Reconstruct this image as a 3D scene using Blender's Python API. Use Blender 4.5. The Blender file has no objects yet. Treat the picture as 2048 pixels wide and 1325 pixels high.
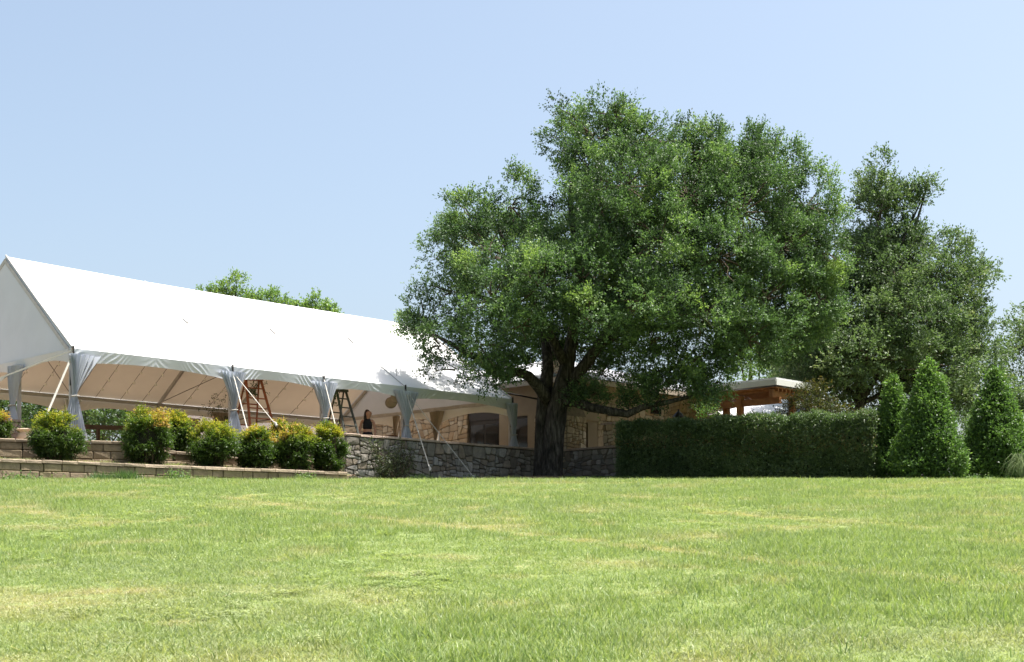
import bpy, bmesh, math, random
import numpy as np
from mathutils import Vector, Matrix

# ------------------------------------------------------------------ camera, sky, sun, exposure
SC = bpy.context.scene
COL = SC.collection
F, HZ = 2673.0, 1108.0                 # focal length and eye level in photograph pixels
cam = bpy.data.cameras.new('camera')
cam.sensor_width = 36.0
cam.lens = 36.0 * F / 2048
cam.shift_y = (HZ - 662.5) / 2048
cam.clip_end = 3000
camo = bpy.data.objects.new('camera', cam)
camo.rotation_euler = (math.radians(90), 0, 0)
COL.objects.link(camo)
SC.camera = camo

SUN_EL = math.radians(72)
SUN_H = Vector((0.99, 0.08, 0)).normalized()
SUN_V = SUN_H * math.cos(SUN_EL) + Vector((0, 0, math.sin(SUN_EL)))
w = bpy.data.worlds.new('World')
SC.world = w
w.use_nodes = True
wn = w.node_tree
sky = wn.nodes.new('ShaderNodeTexSky')
sky.sky_type = 'NISHITA'
sky.sun_disc = False
sky.sun_elevation = SUN_EL
sky.sun_rotation = math.atan2(SUN_H.x, SUN_H.y)
sky.altitude = 200
sky.air_density = 1.0
sky.dust_density = 5.0
sky.ozone_density = 0.6
hs = wn.nodes.new('ShaderNodeHueSaturation')
hs.inputs['Saturation'].default_value = 0.88
hs.inputs['Hue'].default_value = 0.491
wn.links.new(sky.outputs[0], hs.inputs['Color'])
wn.links.new(hs.outputs[0], wn.nodes['Background'].inputs[0])
wn.nodes['Background'].inputs[1].default_value = 0.106
sl = bpy.data.lights.new('sun', 'SUN')
sl.energy = 5.0
sl.angle = math.radians(0.53)
sl.color = (1.0, 0.965, 0.91)
so = bpy.data.objects.new('sun', sl)
so.rotation_euler = (-SUN_V).to_track_quat('-Z', 'Y').to_euler()
so.location = (0, 0, 60)
COL.objects.link(so)
SC.view_settings.view_transform = 'Standard'
SC.view_settings.look = 'None'
SC.view_settings.exposure = 1.2
SC.view_settings.gamma = 1.0
SC.view_settings.use_curve_mapping = False
SC.render.engine = 'CYCLES'
SC.cycles.max_bounces = 8
SC.cycles.diffuse_bounces = 5
SC.cycles.transmission_bounces = 5
SC.cycles.use_denoising = True

# ------------------------------------------------------------------ helpers
R = math.radians
RNG = np.random.default_rng(7)
random.seed(7)
UPV = Vector((0, 0, 1))


def at(px, py, Y):
    return Vector(((px - 1024) / F * Y, Y, (HZ - py) / F * Y))


S45 = math.sqrt(0.5)
C0 = Vector((-11.12, 33.8, 0))          # near corner post of the tent
U = Vector((S45, S45, 0))               # along the tent, away to the right
V = Vector((-S45, S45, 0))              # across the tent, away to the left
FLOOR = 2.75


def T(u, v, z=0.0):
    return C0 + U * u + V * v + Vector((0, 0, z))


def gz(y):
    """height of the lawn at distance y"""
    y = np.asarray(y, float)
    a = -1.5 + 0.105 * y
    b = 0.0538 * y
    k = 0.04
    z = np.where(np.abs(a - b) > 1.5, np.minimum(a, b), -k * np.log(np.exp(-np.clip(a, -20, 20) / k) + np.exp(-np.clip(b, -20, 20) / k)))
    return np.clip(z, -5, 2.62)


def G(x, y):
    return float(gz(y))


class MB:
    def __init__(s):
        s.v, s.f = [], []

    def add(s, vs, fs):
        n = len(s.v)
        s.v += [tuple(x) for x in vs]
        s.f += [tuple(i + n for i in f) for f in fs]
        return s

    def hexa(s, p):
        return s.add(p, [(0, 3, 2, 1), (4, 5, 6, 7), (0, 1, 5, 4), (1, 2, 6, 5), (2, 3, 7, 6), (3, 0, 4, 7)])

    def box(s, c, dx, dy, dz, ax=Vector((1, 0, 0)), ay=Vector((0, 1, 0)), az=UPV):
        """box centred at c with half sizes along the axes"""
        c = Vector(c)
        p = [c + ax * (i * dx) + ay * (j * dy) + az * (k * dz) for k in (-1, 1) for i, j in ((-1, -1), (1, -1), (1, 1), (-1, 1))]
        return s.hexa(p)

    def beam(s, a, b, w_, h_, up=UPV):
        a, b = Vector(a), Vector(b)
        d = (b - a).normalized()
        sd = d.cross(up)
        if sd.length < 1e-4:
            sd = d.cross(Vector((1, 0, 0)))
        sd.normalize()
        u2 = sd.cross(d).normalized()
        return s.box((a + b) / 2, (b - a).length / 2, w_ / 2, h_ / 2, d, sd, u2)

    def tube(s, pts, rad, n=8, cap=True):
        pts = [Vector(p) for p in pts]
        if not hasattr(rad, '__len__'):
            rad = [rad] * len(pts)
        base = len(s.v)
        prev = None
        for i, p in enumerate(pts):
            d = (pts[min(i + 1, len(pts) - 1)] - pts[max(i - 1, 0)]).normalized()
            if prev is None:
                a = d.cross(Vector((0.31, 0.95, 0.05)))
                if a.length < 0.05:
                    a = d.cross(Vector((1, 0, 0)))
            else:
                a = prev - d * prev.dot(d)
            a.normalize()
            prev = a
            b = d.cross(a)
            for k in range(n):
                t = 2 * math.pi * k / n
                s.v.append(tuple(p + (a * math.cos(t) + b * math.sin(t)) * rad[i]))
        for i in range(len(pts) - 1):
            for k in range(n):
                q = base + i * n
                s.f.append((q + k, q + (k + 1) % n, q + n + (k + 1) % n, q + n + k))
        if cap:
            s.f.append(tuple(base + k for k in reversed(range(n))))
            q = base + (len(pts) - 1) * n
            s.f.append(tuple(q + k for k in range(n)))
        return s

    def lathe(s, c, prof, n=20):
        c = Vector(c)
        base = len(s.v)
        for r, z in prof:
            for k in range(n):
                t = 2 * math.pi * k / n
                s.v.append((c.x + r * math.cos(t), c.y + r * math.sin(t), c.z + z))
        for i in range(len(prof) - 1):
            for k in range(n):
                q = base + i * n
                s.f.append((q + k, q + (k + 1) % n, q + n + (k + 1) % n, q + n + k))
        s.f.append(tuple(base + k for k in reversed(range(n))))
        q = base + (len(prof) - 1) * n
        s.f.append(tuple(q + k for k in range(n)))
        return s

    def prism(s, poly, z0, z1):
        n = len(poly)
        vs = [(p[0], p[1], z0) for p in poly] + [(p[0], p[1], z1) for p in poly]
        fs = [tuple(reversed(range(n))), tuple(range(n, 2 * n))] + [(i, (i + 1) % n, n + (i + 1) % n, n + i) for i in range(n)]
        return s.add(vs, fs)

    def grid(s, P, nx, ny):
        """P(i,j) -> point; open sheet"""
        base = len(s.v)
        for j in range(ny + 1):
            for i in range(nx + 1):
                s.v.append(tuple(P(i / nx, j / ny)))
        for j in range(ny):
            for i in range(nx):
                q = base + j * (nx + 1) + i
                s.f.append((q, q + 1, q + nx + 2, q + nx + 1))
        return s


def wloc(o):
    p = Vector((0, 0, 0))
    while o is not None:
        p = p + o.location
        o = o.parent
    return p


def tag(o, label=None, cat=None, group=None, kind=None):
    if label:
        o['label'] = label
    if cat:
        o['category'] = cat
    if group:
        o['group'] = group
    if kind:
        o['kind'] = kind
    return o


def thing(name, loc, label, cat, group=None):
    o = bpy.data.objects.new(name, None)
    o.empty_display_size = 0.2
    o.location = loc
    COL.objects.link(o)
    return tag(o, label, cat, group)


def build(name, mb, mat, parent=None, origin=None, smooth=False):
    """mesh object from world-space geometry"""
    vs = np.array(mb.v, float)
    if origin is None:
        origin = wloc(parent) if parent is not None else Vector((*(vs[:, :2].min(0) + vs[:, :2].max(0)) / 2, vs[:, 2].min()))
    origin = Vector(origin)
    me = bpy.data.meshes.new(name)
    me.from_pydata((vs - np.array(origin)).tolist(), [], mb.f)
    if smooth:
        me.polygons.foreach_set('use_smooth', [True] * len(me.polygons))
    me.materials.append(mat)
    o = bpy.data.objects.new(name, me)
    COL.objects.link(o)
    if parent is not None:
        o.parent = parent
        o.location = origin - wloc(parent)
    else:
        o.location = origin
    return o


def place(name, me, loc, parent, rotz=0.0):
    """another object that shares a mesh, at a world position"""
    o = bpy.data.objects.new(name, me)
    COL.objects.link(o)
    o.parent = parent
    o.location = Vector(loc) - wloc(parent)
    o.rotation_euler = (0, 0, rotz)
    return o


# ------------------------------------------------------------------ materials
class NT:
    def __init__(s, name):
        s.m = bpy.data.materials.new(name)
        s.m.use_nodes = True
        s.t = s.m.node_tree
        s.n, s.l = s.t.nodes, s.t.links
        s.b = s.n['Principled BSDF']
        s.out = s.n['Material Output']

    def node(s, typ, **kw):
        n = s.n.new(typ)
        for k, v in kw.items():
            setattr(n, k, v)
        return n

    def link(s, a, b):
        s.l.new(a, b)

    def coord(s, kind='Object'):
        return s.node('ShaderNodeTexCoord').outputs[kind]

    def noise(s, vec, scale, detail=4, rough=0.6, dist=0.0):
        n = s.node('ShaderNodeTexNoise')
        n.inputs['Scale'].default_value = scale
        n.inputs['Detail'].default_value = detail
        n.inputs['Roughness'].default_value = rough
        n.inputs['Distortion'].default_value = dist
        s.link(vec, n.inputs['Vector'])
        return n.outputs['Fac']

    def ramp(s, fac, stops):
        r = s.node('ShaderNodeValToRGB')
        e = r.color_ramp.elements
        while len(e) < len(stops):
            e.new(0.5)
        for q, (p, c) in zip(e, stops):
            q.position = p
            q.color = (*c, 1)
        s.link(fac, r.inputs[0])
        return r.outputs[0]

    def mix(s, fac, a, b, mode='MIX'):
        m = s.node('ShaderNodeMix', data_type='RGBA', blend_type=mode)
        for q, x in ((0, fac), (6, a), (7, b)):
            if hasattr(x, 'is_linked'):
                s.link(x, m.inputs[q])
            else:
                m.inputs[q].default_value = x if q == 0 else (*x, 1)
        return m.outputs[2]

    def bump(s, h, strength, dist=0.02):
        b = s.node('ShaderNodeBump')
        b.inputs['Strength'].default_value = strength
        b.inputs['Distance'].default_value = dist
        s.link(h, b.inputs['Height'])
        s.link(b.outputs[0], s.b.inputs['Normal'])

    def scaled(s, vec, sc):
        m = s.node('ShaderNodeMapping')
        m.inputs['Scale'].default_value = sc
        s.link(vec, m.inputs[0])
        return m.outputs[0]


def pm(name, col, rough=0.7, var=0.25, scale=3.0, metal=0.0, bump=0.0, bscale=30.0, spec=0.3):
    t = NT(name)
    c = t.coord()
    f = t.noise(c, scale, 5)
    d = tuple(x * (1 - var) for x in col)
    b = tuple(min(1, x * (1 + var * 0.7)) for x in col)
    t.link(t.ramp(f, [(0.3, d), (0.7, b)]), t.b.inputs['Base Color'])
    t.b.inputs['Roughness'].default_value = rough
    t.b.inputs['Metallic'].default_value = metal
    t.b.inputs['Specular IOR Level'].default_value = spec
    if bump:
        t.bump(t.noise(c, bscale, 6), bump)
    return t.m


def stone_mat(name, cols, rough=0.85, bump=0.7, stain=0.35, scale=6.0):
    """colour differs from stone to stone, with grain and stains on each"""
    t = NT(name)
    rnd = t.node('ShaderNodeObjectInfo').outputs['Random']
    n = len(cols)
    base = t.ramp(rnd, [(i / (n - 1), c) for i, c in enumerate(cols)])
    pos = t.node('ShaderNodeNewGeometry').outputs['Position']
    f = t.noise(pos, scale, 8, 0.7)
    shade = t.ramp(f, [(0.28, (1 - stain,) * 3), (0.75, (1.15,) * 3)])
    c = t.mix(1.0, base, shade, 'MULTIPLY')
    f2 = t.noise(pos, 1.7, 5, 0.6)
    c = t.mix(t.ramp(f2, [(0.55, (0, 0, 0)), (0.75, (0.5,) * 3)]), c, tuple(x * 0.55 for x in cols[0]))
    t.link(c, t.b.inputs['Base Color'])
    t.b.inputs['Roughness'].default_value = rough
    t.b.inputs['Specular IOR Level'].default_value = 0.15
    t.bump(t.noise(pos, 22, 8, 0.7), bump, 0.03)
    return t.m


def leaf_mat(name, stops, trans=0.35, tcol=1.6, rough=0.45, spec=0.35):
    t = NT(name)
    a = t.node('ShaderNodeAttribute', attribute_name='tint')
    col = t.ramp(a.outputs['Fac'], stops)
    t.link(col, t.b.inputs['Base Color'])
    t.b.inputs['Roughness'].default_value = rough
    t.b.inputs['Specular IOR Level'].default_value = spec
    tr = t.node('ShaderNodeBsdfTranslucent')
    t.link(t.mix(1.0, col, (tcol * 0.88, tcol, tcol * 0.55), 'MULTIPLY'), tr.inputs[0])
    mx = t.node('ShaderNodeMixShader')
    mx.inputs[0].default_value = trans
    t.link(t.b.outputs[0], mx.inputs[1])
    t.link(tr.outputs[0], mx.inputs[2])
    t.link(mx.outputs[0], t.out.inputs[0])
    return t.m


def cloth_mat(name, col, tcol, trans, rough=0.6, var=0.08):
    t = NT(name)
    f = t.noise(t.coord(), 1.3, 4)
    c = t.ramp(f, [(0.3, tuple(x * (1 - var) for x in col)), (0.7, col)])
    t.link(c, t.b.inputs['Base Color'])
    t.b.inputs['Roughness'].default_value = rough
    t.b.inputs['Specular IOR Level'].default_value = 0.25
    tr = t.node('ShaderNodeBsdfTranslucent')
    tr.inputs[0].default_value = (*tcol, 1)
    mx = t.node('ShaderNodeMixShader')
    mx.inputs[0].default_value = trans
    t.link(t.b.outputs[0], mx.inputs[1])
    t.link(tr.outputs[0], mx.inputs[2])
    t.link(mx.outputs[0], t.out.inputs[0])
    return t.m


M = {}
M['vinyl'] = cloth_mat('white_vinyl', (0.80, 0.80, 0.79), (0.60, 0.42, 0.27), 0.075, 0.5)  # warm transmitted tone: the floor's tan bounce light put into the cloth
M['valance'] = cloth_mat('shade_toned_vinyl', (0.57, 0.595, 0.65), (0.5, 0.5, 0.52), 0.12, 0.5)  # tent vinyl greyed and blued, its skylit shade put into the colour
M['drape'] = cloth_mat('sheer_drape', (0.52, 0.55, 0.60), (0.46, 0.50, 0.57), 0.4, 0.8)
M['alu'] = pm('aluminium_frame', (0.42, 0.40, 0.38), 0.5, 0.15, 6, 0.3)
M['strap'] = pm('white_strap', (0.40, 0.38, 0.34), 0.8, 0.12, 8)
M['dark_metal'] = pm('dark_metal', (0.05, 0.045, 0.04), 0.5, 0.3, 10, 0.4)
M['bulb'] = pm('bulb_glass', (0.95, 0.93, 0.88), 0.2, 0.05, 5, spec=0.6)
M['cable'] = pm('brown_cable', (0.10, 0.07, 0.05), 0.7)
M['stucco'] = pm('tan_stucco', (0.31, 0.245, 0.165), 0.9, 0.12, 1.5, bump=0.25, bscale=60)
M['pale_stucco'] = pm('pale_stucco', (0.62, 0.58, 0.54), 0.9, 0.1, 1.5)
M['glass'] = pm('dark_glass', (0.012, 0.012, 0.012), 0.08, 0.2, 2, spec=0.5)
M['frame'] = pm('dark_frame', (0.035, 0.028, 0.022), 0.5, 0.2)
M['roof_metal'] = pm('white_metal_roof', (0.72, 0.72, 0.73), 0.4, 0.06, 0.8, spec=0.5)
M['fascia'] = pm('tan_fascia', (0.40, 0.33, 0.26), 0.8, 0.1)
M['timber'] = pm('cedar_timber', (0.31, 0.135, 0.05), 0.7, 0.3, 5, bump=0.2, bscale=40)
M['old_timber'] = pm('weathered_timber', (0.12, 0.085, 0.06), 0.8, 0.3, 5, bump=0.3)
M['white_paint'] = pm('white_fascia_paint', (0.74, 0.73, 0.71), 0.6, 0.05)
M['mortar'] = pm('mortar', (0.14, 0.125, 0.105), 0.95, 0.3, 8, bump=0.5)
M['mortar_tan'] = pm('mortar_tan', (0.21, 0.165, 0.11), 0.95, 0.3, 8, bump=0.5)
M['paving'] = pm('terrace_paving', (0.29, 0.21, 0.145), 0.9, 0.18, 1.2, bump=0.2)
M['soil'] = pm('bark_mulch', (0.10, 0.065, 0.04), 0.95, 0.5, 14, bump=0.8)
M['terracotta'] = pm('sand_pot', (0.56, 0.43, 0.31), 0.8, 0.12, 4)
M['ladder_orange'] = pm('orange_fibreglass', (0.27, 0.085, 0.04), 0.5, 0.2)
M['ladder_grey'] = pm('grey_green_ladder', (0.055, 0.06, 0.052), 0.5, 0.2)
M['straw_disc'] = pm('pale_lantern', (0.36, 0.31, 0.26), 0.8, 0.1)
M['black_cloth'] = pm('black_cloth', (0.012, 0.011, 0.013), 0.85, 0.3, 9)
M['skin'] = pm('skin', (0.42, 0.22, 0.14), 0.5, 0.06)
M['hair'] = pm('dark_hair', (0.022, 0.013, 0.009), 0.45, 0.4, 30)
M['chair'] = pm('brown_chair', (0.13, 0.06, 0.03), 0.6, 0.3)
M['stone'] = stone_mat('grey_fieldstone', [(0.20, 0.18, 0.155), (0.30, 0.275, 0.24), (0.155, 0.135, 0.115), (0.25, 0.205, 0.16), (0.36, 0.34, 0.315), (0.21, 0.20, 0.185)])
M['lime'] = stone_mat('tan_limestone', [(0.38, 0.295, 0.19), (0.47, 0.385, 0.265), (0.33, 0.235, 0.14), (0.51, 0.435, 0.32), (0.40, 0.28, 0.16), (0.45, 0.36, 0.24)], stain=0.22)
M['coping'] = stone_mat('pink_coping', [(0.40, 0.30, 0.24), (0.46, 0.36, 0.29), (0.36, 0.27, 0.22)], stain=0.3)
M['block'] = stone_mat('retaining_block', [(0.25, 0.195, 0.125), (0.31, 0.245, 0.16), (0.215, 0.17, 0.11), (0.335, 0.255, 0.18), (0.275, 0.225, 0.135)], stain=0.4)
M['cap'] = stone_mat('retaining_cap', [(0.37, 0.295, 0.21), (0.43, 0.34, 0.25), (0.33, 0.26, 0.19)], stain=0.4)

# bark: vertical fissures
t = NT('oak_bark')
c = t.coord()
f = t.noise(t.scaled(c, (13, 13, 2.6)), 1.0, 6, 0.65, 0.4)
f2 = t.noise(c, 2.0, 4)
colr = t.ramp(f, [(0.33, (0.010, 0.009, 0.008)), (0.5, (0.045, 0.040, 0.034)), (0.68, (0.115, 0.102, 0.09))])
t.link(t.mix(0.5, colr, t.ramp(f2, [(0.35, (0.4, 0.4, 0.4)), (0.7, (1.2, 1.2, 1.2))]), 'MULTIPLY'), t.b.inputs['Base Color'])
t.b.inputs['Roughness'].default_value = 0.95
t.b.inputs['Specular IOR Level'].default_value = 0.1
t.bump(f, 1.0, 0.06)
M['bark'] = t.m

# foliage, ramps run from dark leaves (0) to bright ones and new growth (1)
M['oak'] = leaf_mat('oak_leaves', [(0.0, (0.028, 0.048, 0.022)), (0.4, (0.064, 0.112, 0.046)), (0.75, (0.126, 0.202, 0.076)), (1.0, (0.21, 0.29, 0.085))], 0.28, rough=.55)
M['live_oak'] = leaf_mat('live_oak_leaves', [(0.0, (0.036, 0.060, 0.028)), (0.5, (0.094, 0.142, 0.064)), (0.85, (0.17, 0.225, 0.105)), (1.0, (0.23, 0.26, 0.13))], 0.32, tcol=1.4, rough=.55)
M['far_tree'] = leaf_mat('far_tree_leaves', [(0.0, (0.06, 0.11, 0.035)), (0.5, (0.115, 0.195, 0.055)), (1.0, (0.21, 0.29, 0.08))], 0.4)
M['thicket'] = leaf_mat('thicket_leaves', [(0.0, (0.020, 0.042, 0.014)), (0.5, (0.048, 0.085, 0.026)), (1.0, (0.115, 0.16, 0.05))], 0.32)
M['hedge'] = leaf_mat('hedge_leaves', [(0.0, (0.025, 0.044, 0.017)), (0.5, (0.066, 0.108, 0.040)), (0.9, (0.15, 0.20, 0.095)), (1.0, (0.17, 0.12, 0.05))], 0.28, spec=0.5)
M['holly'] = leaf_mat('holly_leaves', [(0.0, (0.033, 0.063, 0.021)), (0.5, (0.078, 0.142, 0.040)), (0.85, (0.142, 0.232, 0.058)), (1.0, (0.22, 0.30, 0.07))], 0.34, rough=0.45, spec=0.35)
M['nandina'] = leaf_mat('nandina_leaves', [(0.0, (0.028, 0.055, 0.012)), (0.35, (0.062, 0.105, 0.018)), (0.6, (0.20, 0.22, 0.025)), (0.8, (0.42, 0.33, 0.04)), (1.0, (0.42, 0.20, 0.11))], 0.4)
M['weed'] = leaf_mat('weed_leaves', [(0.0, (0.05, 0.09, 0.03)), (0.5, (0.10, 0.17, 0.06)), (1.0, (0.22, 0.28, 0.10))], 0.35)
M['silver'] = leaf_mat('wall_shrub_leaves', [(0.0, (0.035, 0.05, 0.022)), (0.5, (0.085, 0.105, 0.05)), (1.0, (0.20, 0.215, 0.13))], 0.25, spec=0.6)
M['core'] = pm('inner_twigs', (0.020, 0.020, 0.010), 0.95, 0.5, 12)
M['twig'] = pm('twig_bark', (0.075, 0.055, 0.038), 0.95, 0.3, 8)

# ------------------------------------------------------------------ ground
gs = MB()
xs = [-700, -300, -120, -60, -40, -30] + list(np.arange(-26, 27, 2.0)) + [30, 40, 60, 120, 300, 700]
ys = [-200, -60, -20, -8, 0] + list(np.arange(2, 52, 0.75)) + [54, 60, 75, 110, 200, 500, 1500]
nx = len(xs)
for y in ys:
    for x in xs:
        gs.v.append((x, y, G(x, y) + (0.02 * math.sin(x * 0.9 + y * 0.35) if y < 29 else 0)))
for j in range(len(ys) - 1):
    for i in range(nx - 1):
        q = j * nx + i
        gs.f.append((q, q + 1, q + nx + 1, q + nx))
t = NT('lawn_soil')
pos = t.node('ShaderNodeNewGeometry').outputs['Position']
f1 = t.noise(pos, 0.35, 5, 0.6)
f2 = t.noise(pos, 30, 6, 0.7)
c1 = t.ramp(f1, [(0.3, (0.16, 0.215, 0.08)), (0.5, (0.20, 0.245, 0.10)), (0.7, (0.24, 0.25, 0.125))])
t.link(t.mix(0.6, c1, t.ramp(f2, [(0.3, (0.45, 0.45, 0.4)), (0.7, (1.3, 1.25, 1.1))]), 'MULTIPLY'), t.b.inputs['Base Color'])
t.b.inputs['Roughness'].default_value = 1.0
t.b.inputs['Specular IOR Level'].default_value = 0.05
t.bump(f2, 0.6, 0.03)
M['lawn'] = t.m
tag(build('lawn_ground', gs, M['lawn'], origin=(0, 0, 0), smooth=True), 'wide sunlit lawn rising from the camera to the walls', 'lawn', kind='structure')

# terrace: paved slab under the tent and the house, its front edge on the upper retaining wall
TW = [at(-90, 0, 32.1), at(0, 0, 32.55), at(250, 0, 33.45), at(345, 0, 34.4), T(8.19, -0.55)]
terr = [(-40, 33.0)] + [(p.x, p.y + 0.25) for p in TW] + [T(17.45, -0.5)[:2], T(17.45, -7)[:2], T(40, -7)[:2], T(40, 60)[:2], (-90, 60)]
ms = MB().prism(terr, 1.2, FLOOR)
tag(build('terrace', ms, M['paving'], origin=(0, 0, 0)), 'tan paved terrace under the tent and around the house', 'terrace', kind='structure')

# planting bed between the two retaining walls
LW = [(-15.5, 28.1), (-11.72, 30.6), (-4.46, 35.67)]
bed = MB()
front = [(LW[0][0], LW[0][1] + .12), (-13.6, 29.45), (-11.72, 30.72), (-9.3, 32.41), (-6.9, 34.08), (-4.6, 35.67), (-4.46, 36.6)]
back = [(-18.0, 31.9), (-15.0, 32.0), (TW[1].x, TW[1].y + .1), (TW[2].x, TW[2].y + .15), (TW[3].x, TW[3].y + .2), (-6.2, 38.0), (-4.6, 39.3)]
for (a, b) in zip(front, back):
    for k in range(7):
        q = k / 6
        x, y = a[0] + (b[0] - a[0]) * q, a[1] + (b[1] - a[1]) * q
        bed.v.append((x, y, 2.12 + 0.2 * q + 0.03 * math.sin(x * 5) * math.sin(y * 4)))
for i in range(len(front) - 1):
    for k in range(6):
        q = i * 7 + k
        bed.f.append((q, q + 7, q + 8, q + 1))
tag(build('planting_bed', bed, M['soil'], origin=(0, 0, 0), smooth=True), 'mulched planting bed between the two block walls', 'planting bed', kind='structure')

# mulch round the oak
OAK = Vector((1.20, 42.3, 0))
mu = MB()
MUL = [(-3.4, 40.2), (-1.5, 39.8), (0.6, 39.7), (2.6, 39.9), (4.5, 40.0), (6.0, 40.5), (6.0, 42.5), (4.2, 44.3), (2.2, 45.2), (0, 43.6), (-2.0, 42.0)]
cx, cy = 1.2, 42.0
rings = [1.0, 0.75, 0.45, 0.0]
for q in rings[:-1]:
    for (x, y) in MUL:
        X, Yy = cx + (x - cx) * q, cy + (y - cy) * q
        mu.v.append((X, Yy, G(X, Yy) + (-0.03 if q == 1 else 0.10 + 0.07 * (1 - q) + 0.02 * math.sin(X * 7))))
mu.v.append((cx, cy, G(cx, cy) + 0.2))
n = len(MUL)
for r in range(2):
    for i in range(n):
        mu.f.append((r * n + i, r * n + (i + 1) % n, (r + 1) * n + (i + 1) % n, (r + 1) * n + i))
for i in range(n):
    mu.f.append((2 * n + i, 2 * n + (i + 1) % n, 3 * n))
tag(build('mulch_bed', mu, M['soil'], origin=(0, 0, 0), smooth=True), 'low mound of dark bark mulch round the oak', 'mulch', kind='structure')


# ------------------------------------------------------------------ stonework
def clip(poly, nx_, ny_, d):
    out = []
    m = len(poly)
    for i in range(m):
        a, b = poly[i], poly[(i + 1) % m]
        da, db = a[0] * nx_ + a[1] * ny_ - d, b[0] * nx_ + b[1] * ny_ - d
        if da <= 0:
            out.append(a)
        if (da < 0) != (db < 0) and abs(da - db) > 1e-12:
            q = da / (da - db)
            out.append((a[0] + (b[0] - a[0]) * q, a[1] + (b[1] - a[1]) * q))
    return out


def rubble(L, H, cell, joint, rng, squash=1.35):
    """irregular stone outlines that fill an L by H rectangle"""
    out, todo = [], [[(0, 0), (L, 0), (L, H), (0, H)]]
    while todo:
        poly = todo.pop()
        xs_, ys_ = [p[0] for p in poly], [p[1] for p in poly]
        w_, h_ = max(xs_) - min(xs_), max(ys_) - min(ys_)
        lim = cell * rng.choice((.75, .95, 1.1, 1.35, 1.75))
        if max(w_, h_ * squash) <= lim:
            out.append(poly)
            continue
        if w_ > h_ * squash * rng.uniform(.75, 1.3):
            th = rng.gauss(0, .24)
            k = rng.uniform(.34, .66)
        else:
            th = math.pi / 2 + rng.gauss(0, .16)
            k = rng.uniform(.34, .66)
        nx_, ny_ = math.cos(th), math.sin(th)
        px_, py_ = min(xs_) + w_ * k, min(ys_) + h_ * k
        d_ = px_ * nx_ + py_ * ny_
        A, B = clip(poly, nx_, ny_, d_), clip(poly, -nx_, -ny_, -d_)
        if len(A) < 3 or len(B) < 3:
            out.append(poly)
            continue
        todo += [A, B]
    res = []
    for poly in out:
        n_ = len(poly)
        c_ = (sum(p[0] for p in poly) / n_, sum(p[1] for p in poly) / n_)
        q = poly
        for i in range(n_):                 # half a joint off every side
            a, b = poly[i], poly[(i + 1) % n_]
            ex, ey = b[0] - a[0], b[1] - a[1]
            ln = math.hypot(ex, ey)
            if ln < 1e-5:
                continue
            ux, uy = ey / ln, -ex / ln
            if (c_[0] - a[0]) * ux + (c_[1] - a[1]) * uy > 0:
                ux, uy = -ux, -uy
            q = clip(q, ux, uy, a[0] * ux + a[1] * uy - joint * rng.uniform(.3, .8))
            if len(q) < 3:
                break
        pp = []
        for a in q:
            if not pp or math.hypot(a[0] - pp[-1][0], a[1] - pp[-1][1]) > cell * .09:
                pp.append(a)
        if len(pp) >= 3:
            res.append(pp)
    return res


def stone_mesh(poly, o, ax, nrm, depth, rng, proud):
    """a stone from its outline; returns (mesh builder, centre)"""
    m = len(poly)
    c = (sum(p[0] for p in poly) / m, sum(p[1] for p in poly) / m)
    pts = []
    for i in range(m):                     # round the corners, roughen the edges
        a, b = poly[i], poly[(i + 1) % m]
        k1, k2 = rng.uniform(0.10, 0.2), rng.uniform(0.8, 0.9)
        for k in (k1, k2):
            pts.append((a[0] + (b[0] - a[0]) * k, a[1] + (b[1] - a[1]) * k))
    n_ = len(pts)
    mb = MB()
    o, ax, nrm = Vector(o), Vector(ax), Vector(nrm)

    def w3(p, d):
        return o + ax * p[0] + UPV * p[1] + nrm * d
    tx, ty = rng.uniform(-.05, .05), rng.uniform(-.05, .05)
    for s_, d0 in ((1.0, -depth), (1.0, proud * 0.45), (0.90, proud * 0.95)):
        for p in pts:
            q = (c[0] + (p[0] - c[0]) * s_, c[1] + (p[1] - c[1]) * s_)
            d = d0 + ((p[0] - c[0]) * tx + (p[1] - c[1]) * ty + rng.uniform(-1, 1) * proud * 0.16 if d0 > 0 else 0)
            mb.v.append(tuple(w3(q, d)))
    mb.v.append(tuple(w3(c, proud * rng.uniform(0.95, 1.35))))
    for r in range(2):
        for i in range(n_):
            mb.f.append((r * n_ + i, r * n_ + (i + 1) % n_, (r + 1) * n_ + (i + 1) % n_, (r + 1) * n_ + i))
    for i in range(n_):
        mb.f.append((2 * n_ + i, 2 * n_ + (i + 1) % n_, 3 * n_))
    return mb, w3(c, 0)


def stones_on(parent, o, ax, nrm, L, H, cell, joint, rng, mat, proud=0.04, depth=0.05, squash=1.35, keep=None):
    for poly in rubble(L, H, cell, joint, rng, squash):
        if keep and not keep(poly):
            continue
        mb, c_ = stone_mesh(poly, o, ax, nrm, depth, rng, proud * rng.uniform(0.6, 1.5))
        build('stone', mb, mat, parent, c_)


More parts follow.
